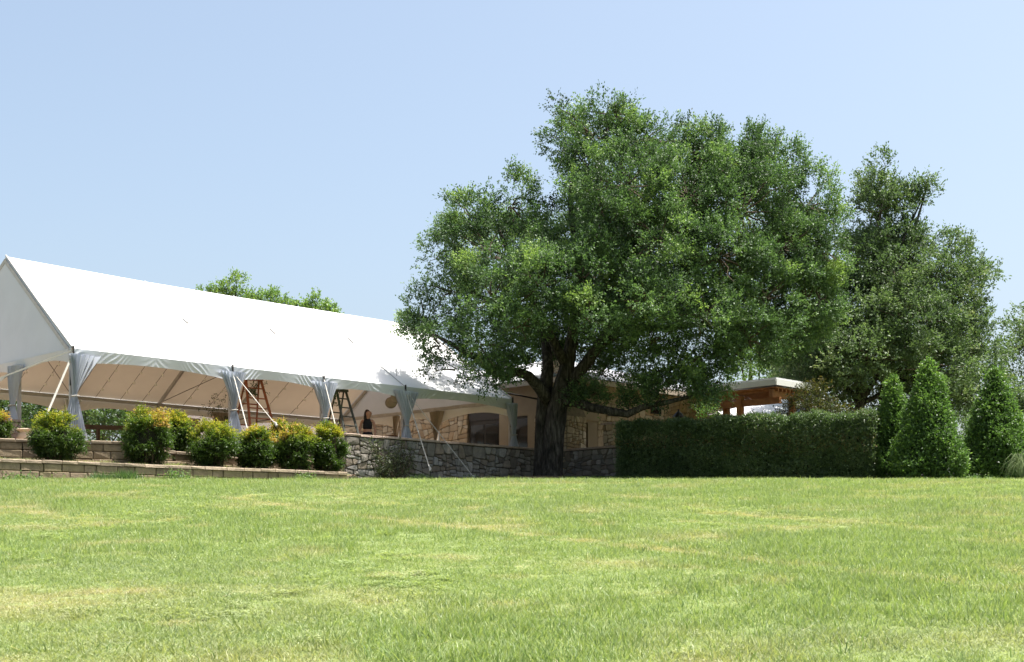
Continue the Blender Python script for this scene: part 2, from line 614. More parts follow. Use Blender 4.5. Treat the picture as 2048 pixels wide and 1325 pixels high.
def coping_on(parent, a, b, width, z, th, rng, mat, name='coping_stone', lo=0.55, hi=0.95):
    a, b = Vector(a), Vector(b)
    d = (b - a)
    L = d.length
    d.normalize()
    sd = Vector((d.y, -d.x, 0))
    x = 0.0
    while x < L - 0.05:
        w_ = min(rng.uniform(lo, hi), L - x)
        if L - x - w_ < 0.25:
            w_ = L - x
        c_ = a + d * (x + w_ / 2)
        dz = rng.uniform(-0.006, 0.006)
        mb = MB()
        hw, hl, e = width / 2, w_ / 2 - 0.006, 0.012
        P = []
        for k, (zz, ins) in enumerate(((0, 0.0), (th * 0.75, 0.0), (th, e))):
            for i, j in ((-1, -1), (1, -1), (1, 1), (-1, 1)):
                P.append(c_ + d * (i * (hl - ins)) + sd * (j * (hw - ins + rng.uniform(-.008, .008))) + UPV * (zz + dz + z))
        fs = [(3, 2, 1, 0), (8, 9, 10, 11)]
        for r in range(2):
            for i in range(4):
                fs.append((r * 4 + i, r * 4 + (i + 1) % 4, r * 4 + 4 + (i + 1) % 4, r * 4 + 4 + i))
        mb.add(P, fs)
        build(name, mb, mat, parent, c_ + UPV * z)
        x += w_


rs = random.Random(11)
# front parapet wall of the terrace
W1A, W1B = T(8.19, -0.62), T(17.25, -0.62)
sw = thing('stone_wall', W1A + Vector((0, 0, 2.0)), 'long grey fieldstone parapet wall with pale coping in front of the tent', 'wall')
mb = MB().beam(T(8.22, -0.42, 2.55), T(17.2, -0.42, 2.55), 0.34, 1.86)
build('mortar_core', mb, M['mortar'], sw)
stones_on(sw, T(8.19, -0.62, 1.98), U, -V, 9.06, 1.47, 0.36, 0.017, rs, M['stone'], 0.045, 0.06)
coping_on(sw, T(8.16, -0.44), T(17.2, -0.44), 0.5, 3.47, 0.065, rs, M['coping'])
stones_on(sw, T(8.19, -0.26, 1.98), -V, -U, 0.36, 1.47, 0.36, 0.03, rs, M['stone'], 0.03, 0.05)
# return wall behind the oak
sw2 = thing('stone_wall', T(17.25, -0.62, 2.2), 'grey fieldstone wall running from behind the oak trunk to the hedge', 'wall')
mb = MB().beam(T(17.42, -0.3, 2.55), T(17.42, -8.6, 2.55), 0.34, 1.86)
build('mortar_core', mb, M['mortar'], sw2)
stones_on(sw2, T(17.25, -0.7, 1.98), -V, -U, 7.6, 1.47, 0.36, 0.017, rs, M['stone'], 0.045, 0.06)
coping_on(sw2, T(17.42, -0.2), T(17.42, -8.6), 0.5, 3.47, 0.065, rs, M['coping'])


# block retaining walls
def blocks_along(parent, pts, ztop, zbot, rng, course=0.19, capth=0.075):
    blocks = {}
    for w_ in (0.28, 0.42, 0.52):
        for k in range(2):
            bm = bmesh.new()
            bmesh.ops.create_cube(bm, size=1.0)
            bmesh.ops.scale(bm, vec=(w_ - 0.014, 0.26, course - 0.012), verts=bm.verts)
            bmesh.ops.bevel(bm, geom=[e for e in bm.edges], offset=0.014, segments=1, affect='EDGES')
            for v_ in bm.verts:
                v_.co += Vector((rng.uniform(-.004, .004), rng.uniform(-.012, .012), rng.uniform(-.004, .004)))
            me = bpy.data.meshes.new('block')
            bm.to_mesh(me)
            bm.free()
            me.materials.append(M['block'])
            blocks[(w_, k)] = me
    for s_ in range(len(pts) - 1):
        a, b = Vector((*pts[s_][:2], 0)), Vector((*pts[s_ + 1][:2], 0))
        d = (b - a)
        L = d.length
        d.normalize()
        ang = math.atan2(d.y, d.x)
        r_ = 0
        z = ztop - capth - course / 2
        while z + course / 2 > zbot + 0.02:
            x = -rng.uniform(0, 0.25) if s_ == 0 else 0
            while x < L - 0.1:
                w_ = rng.choice((0.28, 0.42, 0.42, 0.52, 0.52))
                p = a + d * (x + w_ / 2) + Vector((0, 0, z))
                inw = Vector((-d.y, d.x, 0)) * (0.018 * -r_ + rng.uniform(-.008, .008))
                place('block', blocks[(w_, rng.randrange(2))], p + inw, parent, ang)
                x += w_
            z -= course
            r_ += 1
        mb = MB().beam(a + Vector((-d.y, d.x, 0)) * 0.06 + Vector((0, 0, (ztop + zbot) / 2 - 0.06)), b + Vector((-d.y, d.x, 0)) * 0.06 + Vector((0, 0, (ztop + zbot) / 2 - 0.06)), 0.12, ztop - zbot - 0.06)
        build('backing', mb, M['mortar'], parent)
        coping_on(parent, a, b, 0.33, ztop - capth, capth, rng, M['cap'], 'cap_block', 0.35, 0.6)


rw = thing('retaining_wall', (LW[1][0], LW[1][1], 1.6), 'low tan block retaining wall along the lawn edge', 'wall')
blocks_along(rw, LW, 2.175, 1.45, rs)
rw2 = thing('retaining_wall', (TW[1].x, TW[1].y, 2.2), 'upper tan block retaining wall behind the yellow shrubs', 'wall')
blocks_along(rw2, TW[:3], 2.80, 2.15, rs)
blocks_along(rw2, [TW[2] + Vector((0.1, 0.05, 0)), TW[3], TW[4] + Vector((-.2, -.1, 0))], 2.64, 2.15, rs)

# ------------------------------------------------------------------ tent
EAVE, RIDGE, HALF = 5.20, 8.24, 4.71
PU = [0.0, 4.71, 7.85, 10.99, 15.70]
RU = [0.40, 4.71, 7.85, 10.99, 15.70]
RZ = [8.32, 8.24, 8.22, 8.22, 8.22]
tent = thing('event_tent', T(7.85, HALF, FLOOR), 'large white gable-roofed event tent with open sides on the terrace', 'tent')
for k in range(4):
    for side in (0, 1):
        ve = 0.0 if side == 0 else 2 * HALF

        def Pf(a, b, k=k, ve=ve):
            e = T(PU[k] + (PU[k + 1] - PU[k]) * a, ve, EAVE)
            r = T(RU[k] + (RU[k + 1] - RU[k]) * a, HALF, RZ[k] + (RZ[k + 1] - RZ[k]) * a)
            p = e.lerp(r, b)
            p.z -= 0.05 * math.sin(math.pi * a) * math.sin(math.pi * b)
            return p
        build('roof_panel', MB().grid(Pf, 16, 12), M['vinyl'], tent, smooth=True)
# seams and their small buckles
for k in range(1, 4):
    a, b = T(PU[k], 0, EAVE + 0.02), T(RU[k], HALF, RZ[k] + 0.02)
    sm = build('roof_seam', MB().beam(a, b, 0.035, 0.016), M['alu'], tent)
    for q in (0.45,):
        p = a.lerp(b, q + 0.03 * k)
        build('seam_buckle', MB().beam(p + UPV * 0.02, p + (b - a).normalized() * 0.3 + UPV * 0.02, 0.05, 0.03), M['alu'], sm)
a, b = T(0, 0, EAVE + 0.03), T(RU[0], HALF, RZ[0] + 0.03)
build('roof_hem', MB().tube([a, a.lerp(b, .5) - UPV * .03, b], 0.028, 6), M['alu'], tent)
a, b = T(PU[4], 0, EAVE + 0.03), T(RU[4], HALF, RZ[4] + 0.03)
build('roof_hem', MB().tube([a, b], 0.028, 6), M['alu'], tent)
# gable sheets
for k in (0, 4):
    def Pg(a, b, k=k):
        v_ = 2 * HALF * a
        q = 1 - abs(v_ - HALF) / HALF
        top = EAVE + (RZ[k] - EAVE) * q
        z = EAVE + (top - EAVE) * b
        return T(PU[k] + (RU[k] - PU[k]) * (z - EAVE) / (RZ[k] - EAVE) + 0.02 * math.sin(a * 40) * (1 - b), v_, z)
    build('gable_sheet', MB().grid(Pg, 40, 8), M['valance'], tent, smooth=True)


# valances with an arched lower edge, pleats fanning out from the posts
def valance(a, b, out, mid, end, ripple, mat):
    a, b, out = Vector(a), Vector(b), Vector(out)
    L = (b - a).length

    def P(x, y):
        s_ = abs(2 * x - 1)
        dep = mid + (end - mid) * s_ ** 2.2
        p = a.lerp(b, x) - UPV * (dep * y)
        xx, zz = x * L, dep * y
        near = xx if x < 0.5 else L - xx
        ph = near * 30 + zz * 40 + 3.4 * math.sin(near * 3.7 + a.x) + 2.0 * math.sin(near * 8.3)
        fold = (0.5 + 0.5 * math.sin(ph)) ** 2
        r_ = ripple * fold * (0.15 + 0.95 * s_) * min(1, 0.25 + y * 1.2) * (0.8 + 0.8 * math.sin(near * 5.3 + a.x))
        r_ += 0.010 * math.sin(xx * 3.1 + 1) * y
        return p + out * (0.03 + r_ - 0.05 * y)
    return MB().grid(P, int(L * (80 if ripple > .01 else 34)), 12 if ripple > .01 else 8)


for k in range(4):
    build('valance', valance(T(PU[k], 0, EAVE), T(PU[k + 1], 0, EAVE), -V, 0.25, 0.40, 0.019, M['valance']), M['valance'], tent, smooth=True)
    build('valance', valance(T(PU[k], 2 * HALF, EAVE), T(PU[k + 1], 2 * HALF, EAVE), V, 0.34, 0.62, 0.012, None), M['vinyl'], tent, smooth=True)
GV = [0.0, 3.14, 6.28, 2 * HALF]
GV2 = [0.0, 3.65, 5.85, 2 * HALF]
for k in range(3):
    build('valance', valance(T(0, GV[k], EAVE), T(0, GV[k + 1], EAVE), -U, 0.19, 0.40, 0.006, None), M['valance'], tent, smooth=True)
    build('valance', valance(T(PU[4], GV2[k], EAVE), T(PU[4], GV2[k + 1], EAVE), U, 0.34, 0.62, 0.008, None), M['vinyl'], tent, smooth=True)
# frame
posts = [(u_, 0.06) for u_ in PU] + [(u_, 2 * HALF - 0.06) for u_ in PU] + [(0.06, GV[1]), (0.06, GV[2]), (PU[4] - .06, GV2[1]), (PU[4] - .06, GV2[2])]
for (u_, v_) in posts:
    zb = FLOOR
    po = build('post', MB().beam(T(u_, v_, zb), T(u_, v_, EAVE - 0.05), 0.085, 0.085, U), M['alu'], tent)
    build('base_plate', MB().box(T(u_, v_, zb + 0.012), 0.13, 0.13, 0.012, U, V), M['alu'], po)
for k in range(5):
    for ve in (0.1, 2 * HALF - 0.1):
        build('rafter', MB().beam(T(PU[k], ve, EAVE - 0.09), T(RU[k], HALF, RZ[k] - 0.12), 0.07, 0.11), M['alu'], tent)
build('ridge_beam', MB().beam(T(RU[0], HALF, RZ[0] - 0.13), T(15.7, HALF, RZ[4] - 0.13), 0.07, 0.1), M['alu'], tent)
for ve in (0.09, 2 * HALF - 0.09):
    build('eave_beam', MB().beam(T(0, ve, EAVE - 0.08), T(15.7, ve, EAVE - 0.08), 0.06, 0.11), M['alu'], tent)
for ue in (0.09, 15.61):
    build('eave_beam', MB().beam(T(ue, 0, EAVE - 0.08), T(ue, 2 * HALF, EAVE - 0.08), 0.06, 0.11), M['alu'], tent)
# dark corner fittings on the front posts
for u_ in PU:
    build('eave_bracket', MB().beam(T(u_, -0.06, EAVE + 0.05), T(u_, -0.06, EAVE - 0.24), 0.05, 0.03, U), M['dark_metal'], tent)
    build('ratchet', MB().beam(T(u_ - .05, -0.02, EAVE - .55), T(u_ - .05, -0.02, EAVE - 0.95), 0.045, 0.05, U), M['dark_metal'], tent)
# tension straps and poles down to ground anchors
GUY = [
    (T(0, -.05, EAVE - .05), Vector((-14.6, 31.6, 3.2)), 0.034, 0.012),
    (T(0, -.05, EAVE - .12), at(90, 838, 32.55), 0.048, 0.02),
    (T(4.71, -.05, EAVE - .15), at(497, 868, 35.6), 0.034, 0.015),
    (T(4.71, -.05, EAVE - .15), at(552, 850, 36.0), 0.02, 0.01),
    (T(7.85, -.05, EAVE - .05), at(684, 906, 37.6), 0.036, 0.015),
    (T(10.99, -.05, EAVE - .1), at(860, 940, 39.4), 0.036, 0.015),
    (T(10.99, -.05, EAVE - .12), at(949, 957, 40.2), 0.02, 0.01),
    (T(0, 3.1, EAVE - .2), Vector((-15.6, 34.3, FLOOR)), 0.06, 0.015),
    (T(15.7, 3.65, EAVE - .5), T(16.6, 4.6, FLOOR), 0.05, 0.03),
    (T(15.7, 5.85, EAVE - .5), T(16.7, 6.9, FLOOR), 0.05, 0.03),
]
for (a, b, w_, h_) in GUY:
    g_ = build('guy_strap', MB().beam(a, b, w_, h_, -V), M['strap'], tent)
    d = (Vector(b) - Vector(a)).normalized()
    build('strap_knot', MB().tube([b - d * 0.12, b - d * .06 + Vector((.02, 0, 0)), b, b + d * 0.06], [0.02, 0.045, 0.03, 0.045], 7), M['strap'], g_)
    gb = G(b.x, b.y)
    if 0.05 < b.z - gb < 0.7 and b.y > 37:
        build('stake', MB().tube([b + d * .03, Vector((b.x + .02, b.y, gb - 0.1))], 0.018, 6), M['dark_metal'], g_)


# gathered curtains
def drape(u_, v_, axis, nrm, wl, wr, label, mat, ztop=EAVE - 0.16, tie=0.47, zb=FLOOR + 0.04, wb=0.32, seed=0):
    rr = random.Random(seed)
    c_ = T(u_, v_) + nrm * 0.11
    H = ztop - zb
    ph = rr.uniform(0, 6)

    def wid(h, w0):
        if h < tie:
            q = h / tie
            return 0.045 + (w0 - 0.045) * (1 - q) ** 1.3
        q = (h - tie) / (1 - tie)
        return 0.055 + (wb - 0.055) * min(1, q * 1.15) ** 0.75

    def P(x, y):
        a_ = wid(y, wl) if x < .5 else wid(y, wr)
        s_ = (x - .5) * 2
        off = s_ * a_
        spread = min(1, abs(y - tie) * 3 + 0.25)
        dep = 0.075 * spread * math.sin(x * 58 + ph + 2.0 * math.sin(y * 3 + x * 9)) + 0.02 * math.sin(x * 131 + ph)
        return c_ + axis * off + nrm * (dep + 0.05 * (1 - s_ * s_)) + UPV * (ztop - H * y)
    o = thing('tied_curtain', c_ + UPV * zb, label, 'curtain', 'curtains tied back at the tent posts')
    build('cloth', MB().grid(P, 70, 26), mat, o, smooth=True)
    zt = ztop - H * tie
    build('tie_band', MB().tube([c_ + nrm * (0.03 + 0.09 * math.cos(q)) + axis * (0.085 * math.sin(q)) + UPV * (zt + 0.012 * math.sin(q)) for q in np.linspace(0, 6.283, 13)], 0.018, 5), M['strap'], o)
    return o


drape(0, 0, U, -V, 0.14, 0.74, 'sheer grey-white curtain tied at the tent corner post above the yellow shrub', M['drape'], seed=1)
drape(4.71, 0, U, -V, 0.46, 0.38, 'sheer curtain tied at the tent post left of the orange ladder', M['drape'], seed=2)
drape(7.85, 0, U, -V, 0.48, 0.44, 'sheer curtain tied at the tent post between the two ladders', M['drape'], seed=3)
drape(10.99, 0, U, -V, 0.52, 0.46, 'sheer curtain tied at the tent post right of the standing person', M['drape'], seed=4)
drape(15.7, 0, U, -V, 0.34, 0.10, 'sheer curtain tied at the last tent post beside the oak', M['drape'], seed=5)
drape(0, 3.14, -V, -U, 0.16, 0.55, 'sheer curtain tied at the gable-end post above the stone pillar', M['drape'], seed=6)
drape(4.71, 2 * HALF, U, -V, 0.3, 0.3, 'tied curtain at the far tent post seen against the thicket', M['vinyl'], seed=7)
drape(10.4, 2 * HALF, U, -V, 0.5, 0.3, 'dark gathered curtain at the far tent post left of the orange ladder', M['fascia'], seed=8)
drape(15.7, 3.65, -V, -U, 0.35, 0.35, 'tan curtain tied at the right gable post before the tan stone wall', M['fascia'], seed=9)
drape(15.7, 5.85, -V, -U, 0.15, 0.15, 'narrow brown curtain tied at the right gable post nearer the person', M['fascia'], seed=10, wb=0.14)

# string lights under the far roof slope
bulb_me = None
SL = [0.9, 1.75, 2.6, 3.45, 5.4, 6.3, 7.1, 8.7, 9.7, 12.0, 13.2]
PLACE = ['leftmost', 'second from the left', 'third from the left', 'fourth from the left', 'fifth from the left', 'sixth from the left', 'seventh from the left', 'eighth from the left', 'ninth from the left', 'tenth from the left', 'rightmost']
for k, u_ in enumerate(SL):
    a, b = T(u_, HALF + 0.3, RIDGE - 0.42), T(u_ + 0.1, 2 * HALF - 0.15, EAVE - 0.02)
    o = thing('string_light', b, 'string of small clear bulbs under the tent roof, ' + PLACE[k], 'string light', 'string lights under the far roof slope')
    pts = [a.lerp(b, q) - UPV * (0.10 * math.sin(math.pi * q)) for q in np.linspace(0, 1, 12)]
    build('cable', MB().tube(pts, 0.008, 4), M['cable'], o)
    for j in range(1, 9):
        p = a.lerp(b, j / 9) - UPV * (0.10 * math.sin(math.pi * j / 9) + 0.05)
        if bulb_me is None:
            mb = MB().lathe((0, 0, 0), [(0.008, -0.06), (0.034, -0.035), (0.042, -0.005), (0.026, 0.03), (0.014, 0.05)], 8)
            bo = build('bulb', mb, M['bulb'], o, origin=(0, 0, 0), smooth=True)
            bulb_me = bo.data
            bo.location = p - wloc(o)
        else:
            place('bulb', bulb_me, p, o)
# wire braces crossing the far roof
for (a, b) in ((T(0.2, HALF + .4, RIDGE - .6), T(4.6, 2 * HALF - .2, EAVE)), (T(7.9, 2 * HALF - .2, EAVE), T(10.8, HALF + 1.2, RIDGE - 1.1)), (T(10.9, 2 * HALF - .2, EAVE), T(8, HALF + 1.2, RIDGE - 1.1))):
    build('wire_brace', MB().tube([a, b], 0.011, 5), M['dark_metal'], tent)

# ------------------------------------------------------------------ house
FU = 17.5                                # facade plane facing the tent
HV = -0.82                               # side wall plane facing the hedge
EZ = 6.02
house = thing('house', T(FU, HV, FLOOR), 'tan stucco and limestone house with white metal roof behind the oak', 'house')
r2 = random.Random(5)


def facade(name, v0, v1, z0, z1, mat, th=0.3):
    return build(name, MB().box(T(FU + th / 2, (v0 + v1) / 2, (z0 + z1) / 2), th / 2, abs(v1 - v0) / 2, (z1 - z0) / 2, U, V), mat, house)


DV0, DV1 = 2.42, 4.07
DZ = 5.36
facade('wall', DV1, 12.0, FLOOR, EZ - .03, M['mortar_tan'])
stones_on(house, T(FU, 12.0, FLOOR), -V, -U, 12.0 - DV1, EZ - FLOOR - 0.35, 0.38, 0.016, r2, M['lime'], 0.03, 0.03, 1.15)
facade('wall', DV0, DV1, DZ, EZ - .03, M['stucco'])
# glazed double door
dr = build('door', MB().box(T(FU + 0.12, (DV0 + DV1) / 2, (FLOOR + DZ) / 2), 0.04, (DV1 - DV0) / 2, (DZ - FLOOR) / 2, U, V), M['frame'], house)
for s_ in (0.27, 0.73):
    build('pane', MB().box(T(FU + 0.075, DV0 + (DV1 - DV0) * s_, FLOOR + 1.02), 0.008, 0.33, 0.92, U, V), M['glass'], dr)
build('transom', MB().box(T(FU + 0.06, (DV0 + DV1) / 2, DZ - 0.27), 0.02, (DV1 - DV0) / 2 - .03, 0.25, U, V), M['frame'], dr)
# stucco bay with a tall window
facade('wall', -0.2, 1.0, FLOOR, EZ - .03, M['stucco'])
facade('wall', 1.69, DV0, FLOOR, EZ - .03, M['stucco'])
facade('wall', 1.0, 1.69, 4.86, EZ - .03, M['stucco'])
wi = build('window', MB().box(T(FU + 0.1, 1.345, (FLOOR + 4.86) / 2), 0.03, 0.345, (4.86 - FLOOR) / 2, U, V), M['frame'], house)
build('pane', MB().box(T(FU + 0.06, 1.345, FLOOR + 1.05), 0.008, 0.29, 0.97, U, V), M['glass'], wi)
# slanted stucco buttress between window and chimney
mb = MB()
p0, p1 = T(FU - 0.03, 0.75, FLOOR), T(FU - 0.03, 0.15, FLOOR)
mb.hexa([T(FU - .02, .78, FLOOR), T(FU - .75, .0, FLOOR), T(FU - .02, -.3, FLOOR), T(FU + .02, .2, FLOOR),
         T(FU - .02, .40, EZ - .1), T(FU - .12, .1, EZ - .1), T(FU - .02, -.3, EZ - .1), T(FU + .02, .2, EZ - .1)])
build('buttress', mb, M['stucco'], house)


# side wall facing the hedge, pixel columns turned into lengths along the wall
def side_t(px):
    k = (px - 1024) / F
    o_ = T(FU, HV)
    return (k * o_.y - o_.x) / (S45 - k * S45)


def sidewall(name, t0, t1, z0, z1, mat, th=0.3):
    return build(name, MB().box(T(FU + (t0 + t1) / 2, HV + th / 2, (z0 + z1) / 2), (t1 - t0) / 2, th / 2, (z1 - z0) / 2, U, V), mat, house)


TE = 9.4
d0, d1, s0 = side_t(1157), side_t(1176), side_t(1195)
sidewall('wall', 0.3, d0, FLOOR, EZ - .03, M['stucco'])
sidewall('wall', d1, s0, FLOOR, EZ - .03, M['stucco'])
sidewall('wall', d0, d1, 4.55, EZ - .03, M['stucco'])
build('door', MB().box(T(FU + (d0 + d1) / 2, HV + .12, (FLOOR + 4.55) / 2), (d1 - d0) / 2, .03, (4.55 - FLOOR) / 2, U, V), M['frame'], house)
# stucco hood over the side door
mb = MB()
mb.hexa([T(FU + .15, HV, 4.62), T(FU + .3, HV - .08, 4.62), T(FU + s0, HV - .08, 4.62), T(FU + s0, HV, 4.62),
         T(FU + .1, HV, EZ - .15), T(FU + .15, HV - .1, EZ - .15), T(FU + s0, HV - .1, EZ - .15), T(FU + s0, HV, EZ - .15)])
build('door_hood', mb, M['stucco'], house)
sidewall('wall', s0, TE, FLOOR, EZ - .03, M['mortar_tan'])
wins = []
for (pa, pb, ya, yb) in ((1213, 1233, 819, 833), (1299, 1319, 817, 829)):
    ta, tb = side_t(pa), side_t(pb)
    Yc = T(FU + (ta + tb) / 2, HV).y
    wins.append((ta, tb, (HZ - yb) / F * Yc, (HZ - ya) / F * Yc))
stones_on(house, T(FU + s0, HV, FLOOR), U, -V, TE - s0, EZ - FLOOR - .12, 0.40, 0.016, r2, M['lime'], 0.03, 0.03, 1.15)
for (ta, tb, za, zb) in wins:
    o = build('window', MB().box(T(FU + (ta + tb) / 2, HV - .05, (za + zb) / 2), (tb - ta) / 2, .045, (zb - za) / 2, U, V), M['frame'], house)
    build('pane', MB().box(T(FU + (ta + tb) / 2, HV - .1, (za + zb) / 2), (tb - ta) / 2 - .05, .006, (zb - za) / 2 - .04, U, V), M['glass'], o)
sidewall('wall', TE - .3, TE, FLOOR, EZ - .05, M['stucco'], 11.5)
# stone chimney with flared shoulders at the corner
CHB = [T(FU - .22, .45), T(FU - .22, HV - .25), T(FU + .75, HV - .25), T(FU + .75, .45)]
CHT = [T(FU + .02, .18), T(FU + .02, HV + .1), T(FU + .55, HV + .1), T(FU + .55, .18)]
chz = [(CHB, FLOOR), (CHB, 4.7), (CHT, 5.7), (CHT, 7.35)]
mb = MB()
for pl, z in chz:
    for p in pl:
        mb.v.append((p.x, p.y, z))
for r in range(3):
    for i in range(4):
        mb.f.append((r * 4 + i, r * 4 + (i + 1) % 4, r * 4 + 4 + (i + 1) % 4, r * 4 + 4 + i))
mb.f.append((12, 13, 14, 15))
ch = build('chimney', mb, M['mortar_tan'], house)
for (pl, z0, z1) in ((CHB, FLOOR, 4.7), (CHT, 5.7, 7.3)):
    for i in (0, 1):
        a, b = pl[i], pl[i + 1]
        ax = (b - a).normalized()
        nr = Vector((ax.y, -ax.x, 0))
        stones_on(ch, Vector((a.x, a.y, z0)), ax, nr, (b - a).length, z1 - z0, 0.27, 0.022, r2, M['lime'], 0.03, 0.03, 1.3)
# standing-seam hip roof
RU0, RU1, RV0, RV1, PIT = FU - .55, FU + TE + .5, HV - .55, 12.6, 0.30
hw = (RU1 - RU0) / 2
RT = EZ + hw * PIT


def roofpt(u_, v_, dz=0.0):
    q = min(u_ - RU0, RU1 - u_, v_ - RV0, RV1 - v_)
    return T(u_, v_, EZ + max(0, q) * PIT + dz)


um = (RU0 + RU1) / 2
ca, cb, cc, cd = T(RU0, RV0, EZ), T(RU1, RV0, EZ), T(RU1, RV1, EZ), T(RU0, RV1, EZ)
ra, rb = T(um, RV0 + hw, RT), T(um, RV1 - hw, RT)
for pl in ((ca, ra, rb, cd), (ca, cb, ra), (cb, cc, rb, ra), (cc, cd, rb)):
    n_ = len(pl)
    mb = MB().add([p for p in pl] + [p - UPV * 0.03 for p in pl], [tuple(range(n_)), tuple(reversed(range(n_, 2 * n_)))])
    build('roof_plane', mb, M['roof_metal'], house)
mb = MB()
v_ = RV0 + .2
while v_ < RV1 - .2:
    q = min(hw, v_ - RV0, RV1 - v_)
    mb.beam(T(RU0, v_, EZ + .02), T(RU0 + q, v_, EZ + q * PIT + .02), 0.03, 0.045)
    v_ += 0.42
build('standing_seam', mb, M['roof_metal'], house)['kind'] = 'stuff'
mb = MB()
u_ = RU0 + .2
while u_ < RU1 - .2:
    q = min(hw, u_ - RU0, RU1 - u_)
    mb.beam(T(u_, RV0, EZ + .02), T(u_, RV0 + q, EZ + q * PIT + .02), 0.03, 0.045)
    u_ += 0.42
build('standing_seam', mb, M['roof_metal'], house)['kind'] = 'stuff'
for (a, b) in ((ca, cb), (cb, cc), (cd, ca)):
    build('fascia_board', MB().beam(a - UPV * .13, b - UPV * .13, 0.03, 0.17), M['fascia'], house)
build('soffit', MB().prism([ca[:2], cb[:2], cc[:2], cd[:2]], EZ - .10, EZ - .06), M['fascia'], house)
# rod on brackets beside the tent corner
build('flag_rod', MB().tube([T(FU, 0.35, 5.35), T(FU - 1.6, 1.15, 5.62)], 0.03, 6), M['dark_metal'], house)

# small stone pillar on the return wall
pc = at(1224, 0, 44.6)
pil = thing('stone_pillar', (pc.x, pc.y, FLOOR), 'square tan limestone pillar standing beside the hedge end', 'pillar')
build('core', MB().box((pc.x, pc.y, (FLOOR + 4.3) / 2), .20, .20, (4.3 - FLOOR) / 2, U, V), M['mortar_tan'], pil)
for ax, nr in ((U, -V), (-V, -U)):
    o_ = pc - ax * .22 + nr * .20
    stones_on(pil, Vector((o_.x, o_.y, FLOOR)), ax, nr, .44, 4.3 - FLOOR, 0.25, 0.02, r2, M['lime'], 0.025, 0.02, 1.2)
build('cap_stone', MB().box((pc.x, pc.y, 4.33), .27, .27, .035, U, V), M['coping'], pil)

# ------------------------------------------------------------------ timber pavilion and the shed behind it
PC = at(1552, 755, 46.5)
pav = thing('pavilion', (PC.x, PC.y, FLOOR), 'brown timber pavilion with flat white roof edge behind the hedge', 'pavilion')
zt = PC.z
pu, pv = 2.2, 3.9


def PV(a, b, z):
    return Vector((PC.x, PC.y, 0)) + U * a + V * b + UPV * z


build('roof', MB().box(PV(pu / 2, pv / 2, zt - .03), pu / 2, pv / 2, .03, U, V), M['roof_metal'], pav)
for a, b in (((0, 0), (pu, 0)), ((0, 0), (0, pv)), ((pu, 0), (pu, pv)), ((0, pv), (pu, pv))):
    build('fascia_board', MB().beam(PV(*a, zt - .165), PV(*b, zt - .165), 0.05, 0.19), M['white_paint'], pav)
for k in range(8):
    q = 0.25 + k * (pu - .5) / 7
    build('joist', MB().beam(PV(q, 0.06, zt - .40), PV(q, pv - .06, zt - .40), 0.07, 0.10), M['timber'], pav)
build('ceiling_board', MB().box(PV(pu / 2, pv / 2, zt - .33), pu / 2 - .04, pv / 2 - .04, .02, U, V), M['timber'], pav)
for b in (0.25,):
    build('beam', MB().beam(PV(0.05, b, zt - .53), PV(pu - .05, b, zt - .53), 0.14, 0.28), M['timber'], pav)
for a in (0.35,):
    build('cross_beam', MB().beam(PV(a, 0.05, zt - .76), PV(a, pv - .05, zt - .76), 0.12, 0.22), M['timber'], pav)
for a in (0.35, pu - .4):
    for b in (1.75 if a < 1 else .5, pv - .5):
        build('post', MB().beam(PV(a, b, FLOOR - .6), PV(a, b, zt - .5), 0.2, 0.2, U), M['timber'], pav)
shed = thing('shed', at(1500, 830, 51) - UPV * 2.6, 'low tan building with sloping white roof seen under the pavilion', 'building')
sa, sb = at(1405, 831, 50.5), at(1620, 831, 50.5)
mb = MB().add([sa, sb, sb + Vector((0, 3.5, 1.25)), sa + Vector((0, 3.5, 1.25)), sb + Vector((0, 7, -.05)), sa + Vector((0, 7, -.05))], [(0, 1, 2, 3), (3, 2, 4, 5)])
build('roof', mb, M['roof_metal'], shed)
for k in range(9):
    p = sa.lerp(sb, (k + .5) / 9)
    build('roof_rib', MB().beam(p + UPV * .02, p + Vector((0, 3.5, 1.27)), .04, .04), M['roof_metal'], shed)
build('wall', MB().hexa([Vector((sa.x + .2, sa.y + .3, FLOOR - .3)), Vector((sb.x - .2, sb.y + .3, FLOOR - .3)), Vector((sb.x - .2, sb.y + 6.7, FLOOR - .3)), Vector((sa.x + .2, sa.y + 6.7, FLOOR - .3)),
                         Vector((sa.x + .2, sa.y + .3, sa.z + .05)), Vector((sb.x - .2, sb.y + .3, sa.z + .05)), Vector((sb.x - .2, sb.y + 6.7, sa.z + .05)), Vector((sa.x + .2, sa.y + 6.7, sa.z + .05))]), M['stucco'], shed)

# lantern behind the hedge
lp = at(1357, 0, 43.4)
lan = thing('lantern_post', (lp.x, lp.y, FLOOR), 'black lantern on a post just showing above the hedge', 'lantern')
build('post', MB().tube([(lp.x, lp.y, FLOOR - .3), (lp.x, lp.y, 4.15)], 0.04, 8), M['dark_metal'], lan)
build('lamp_head', MB().lathe((lp.x, lp.y, 4.15), [(.05, 0), (.09, .04), (.13, .26), (.2, .29), (.10, .42), (.03, .48), (.03, .54)], 8), M['dark_metal'], lan)

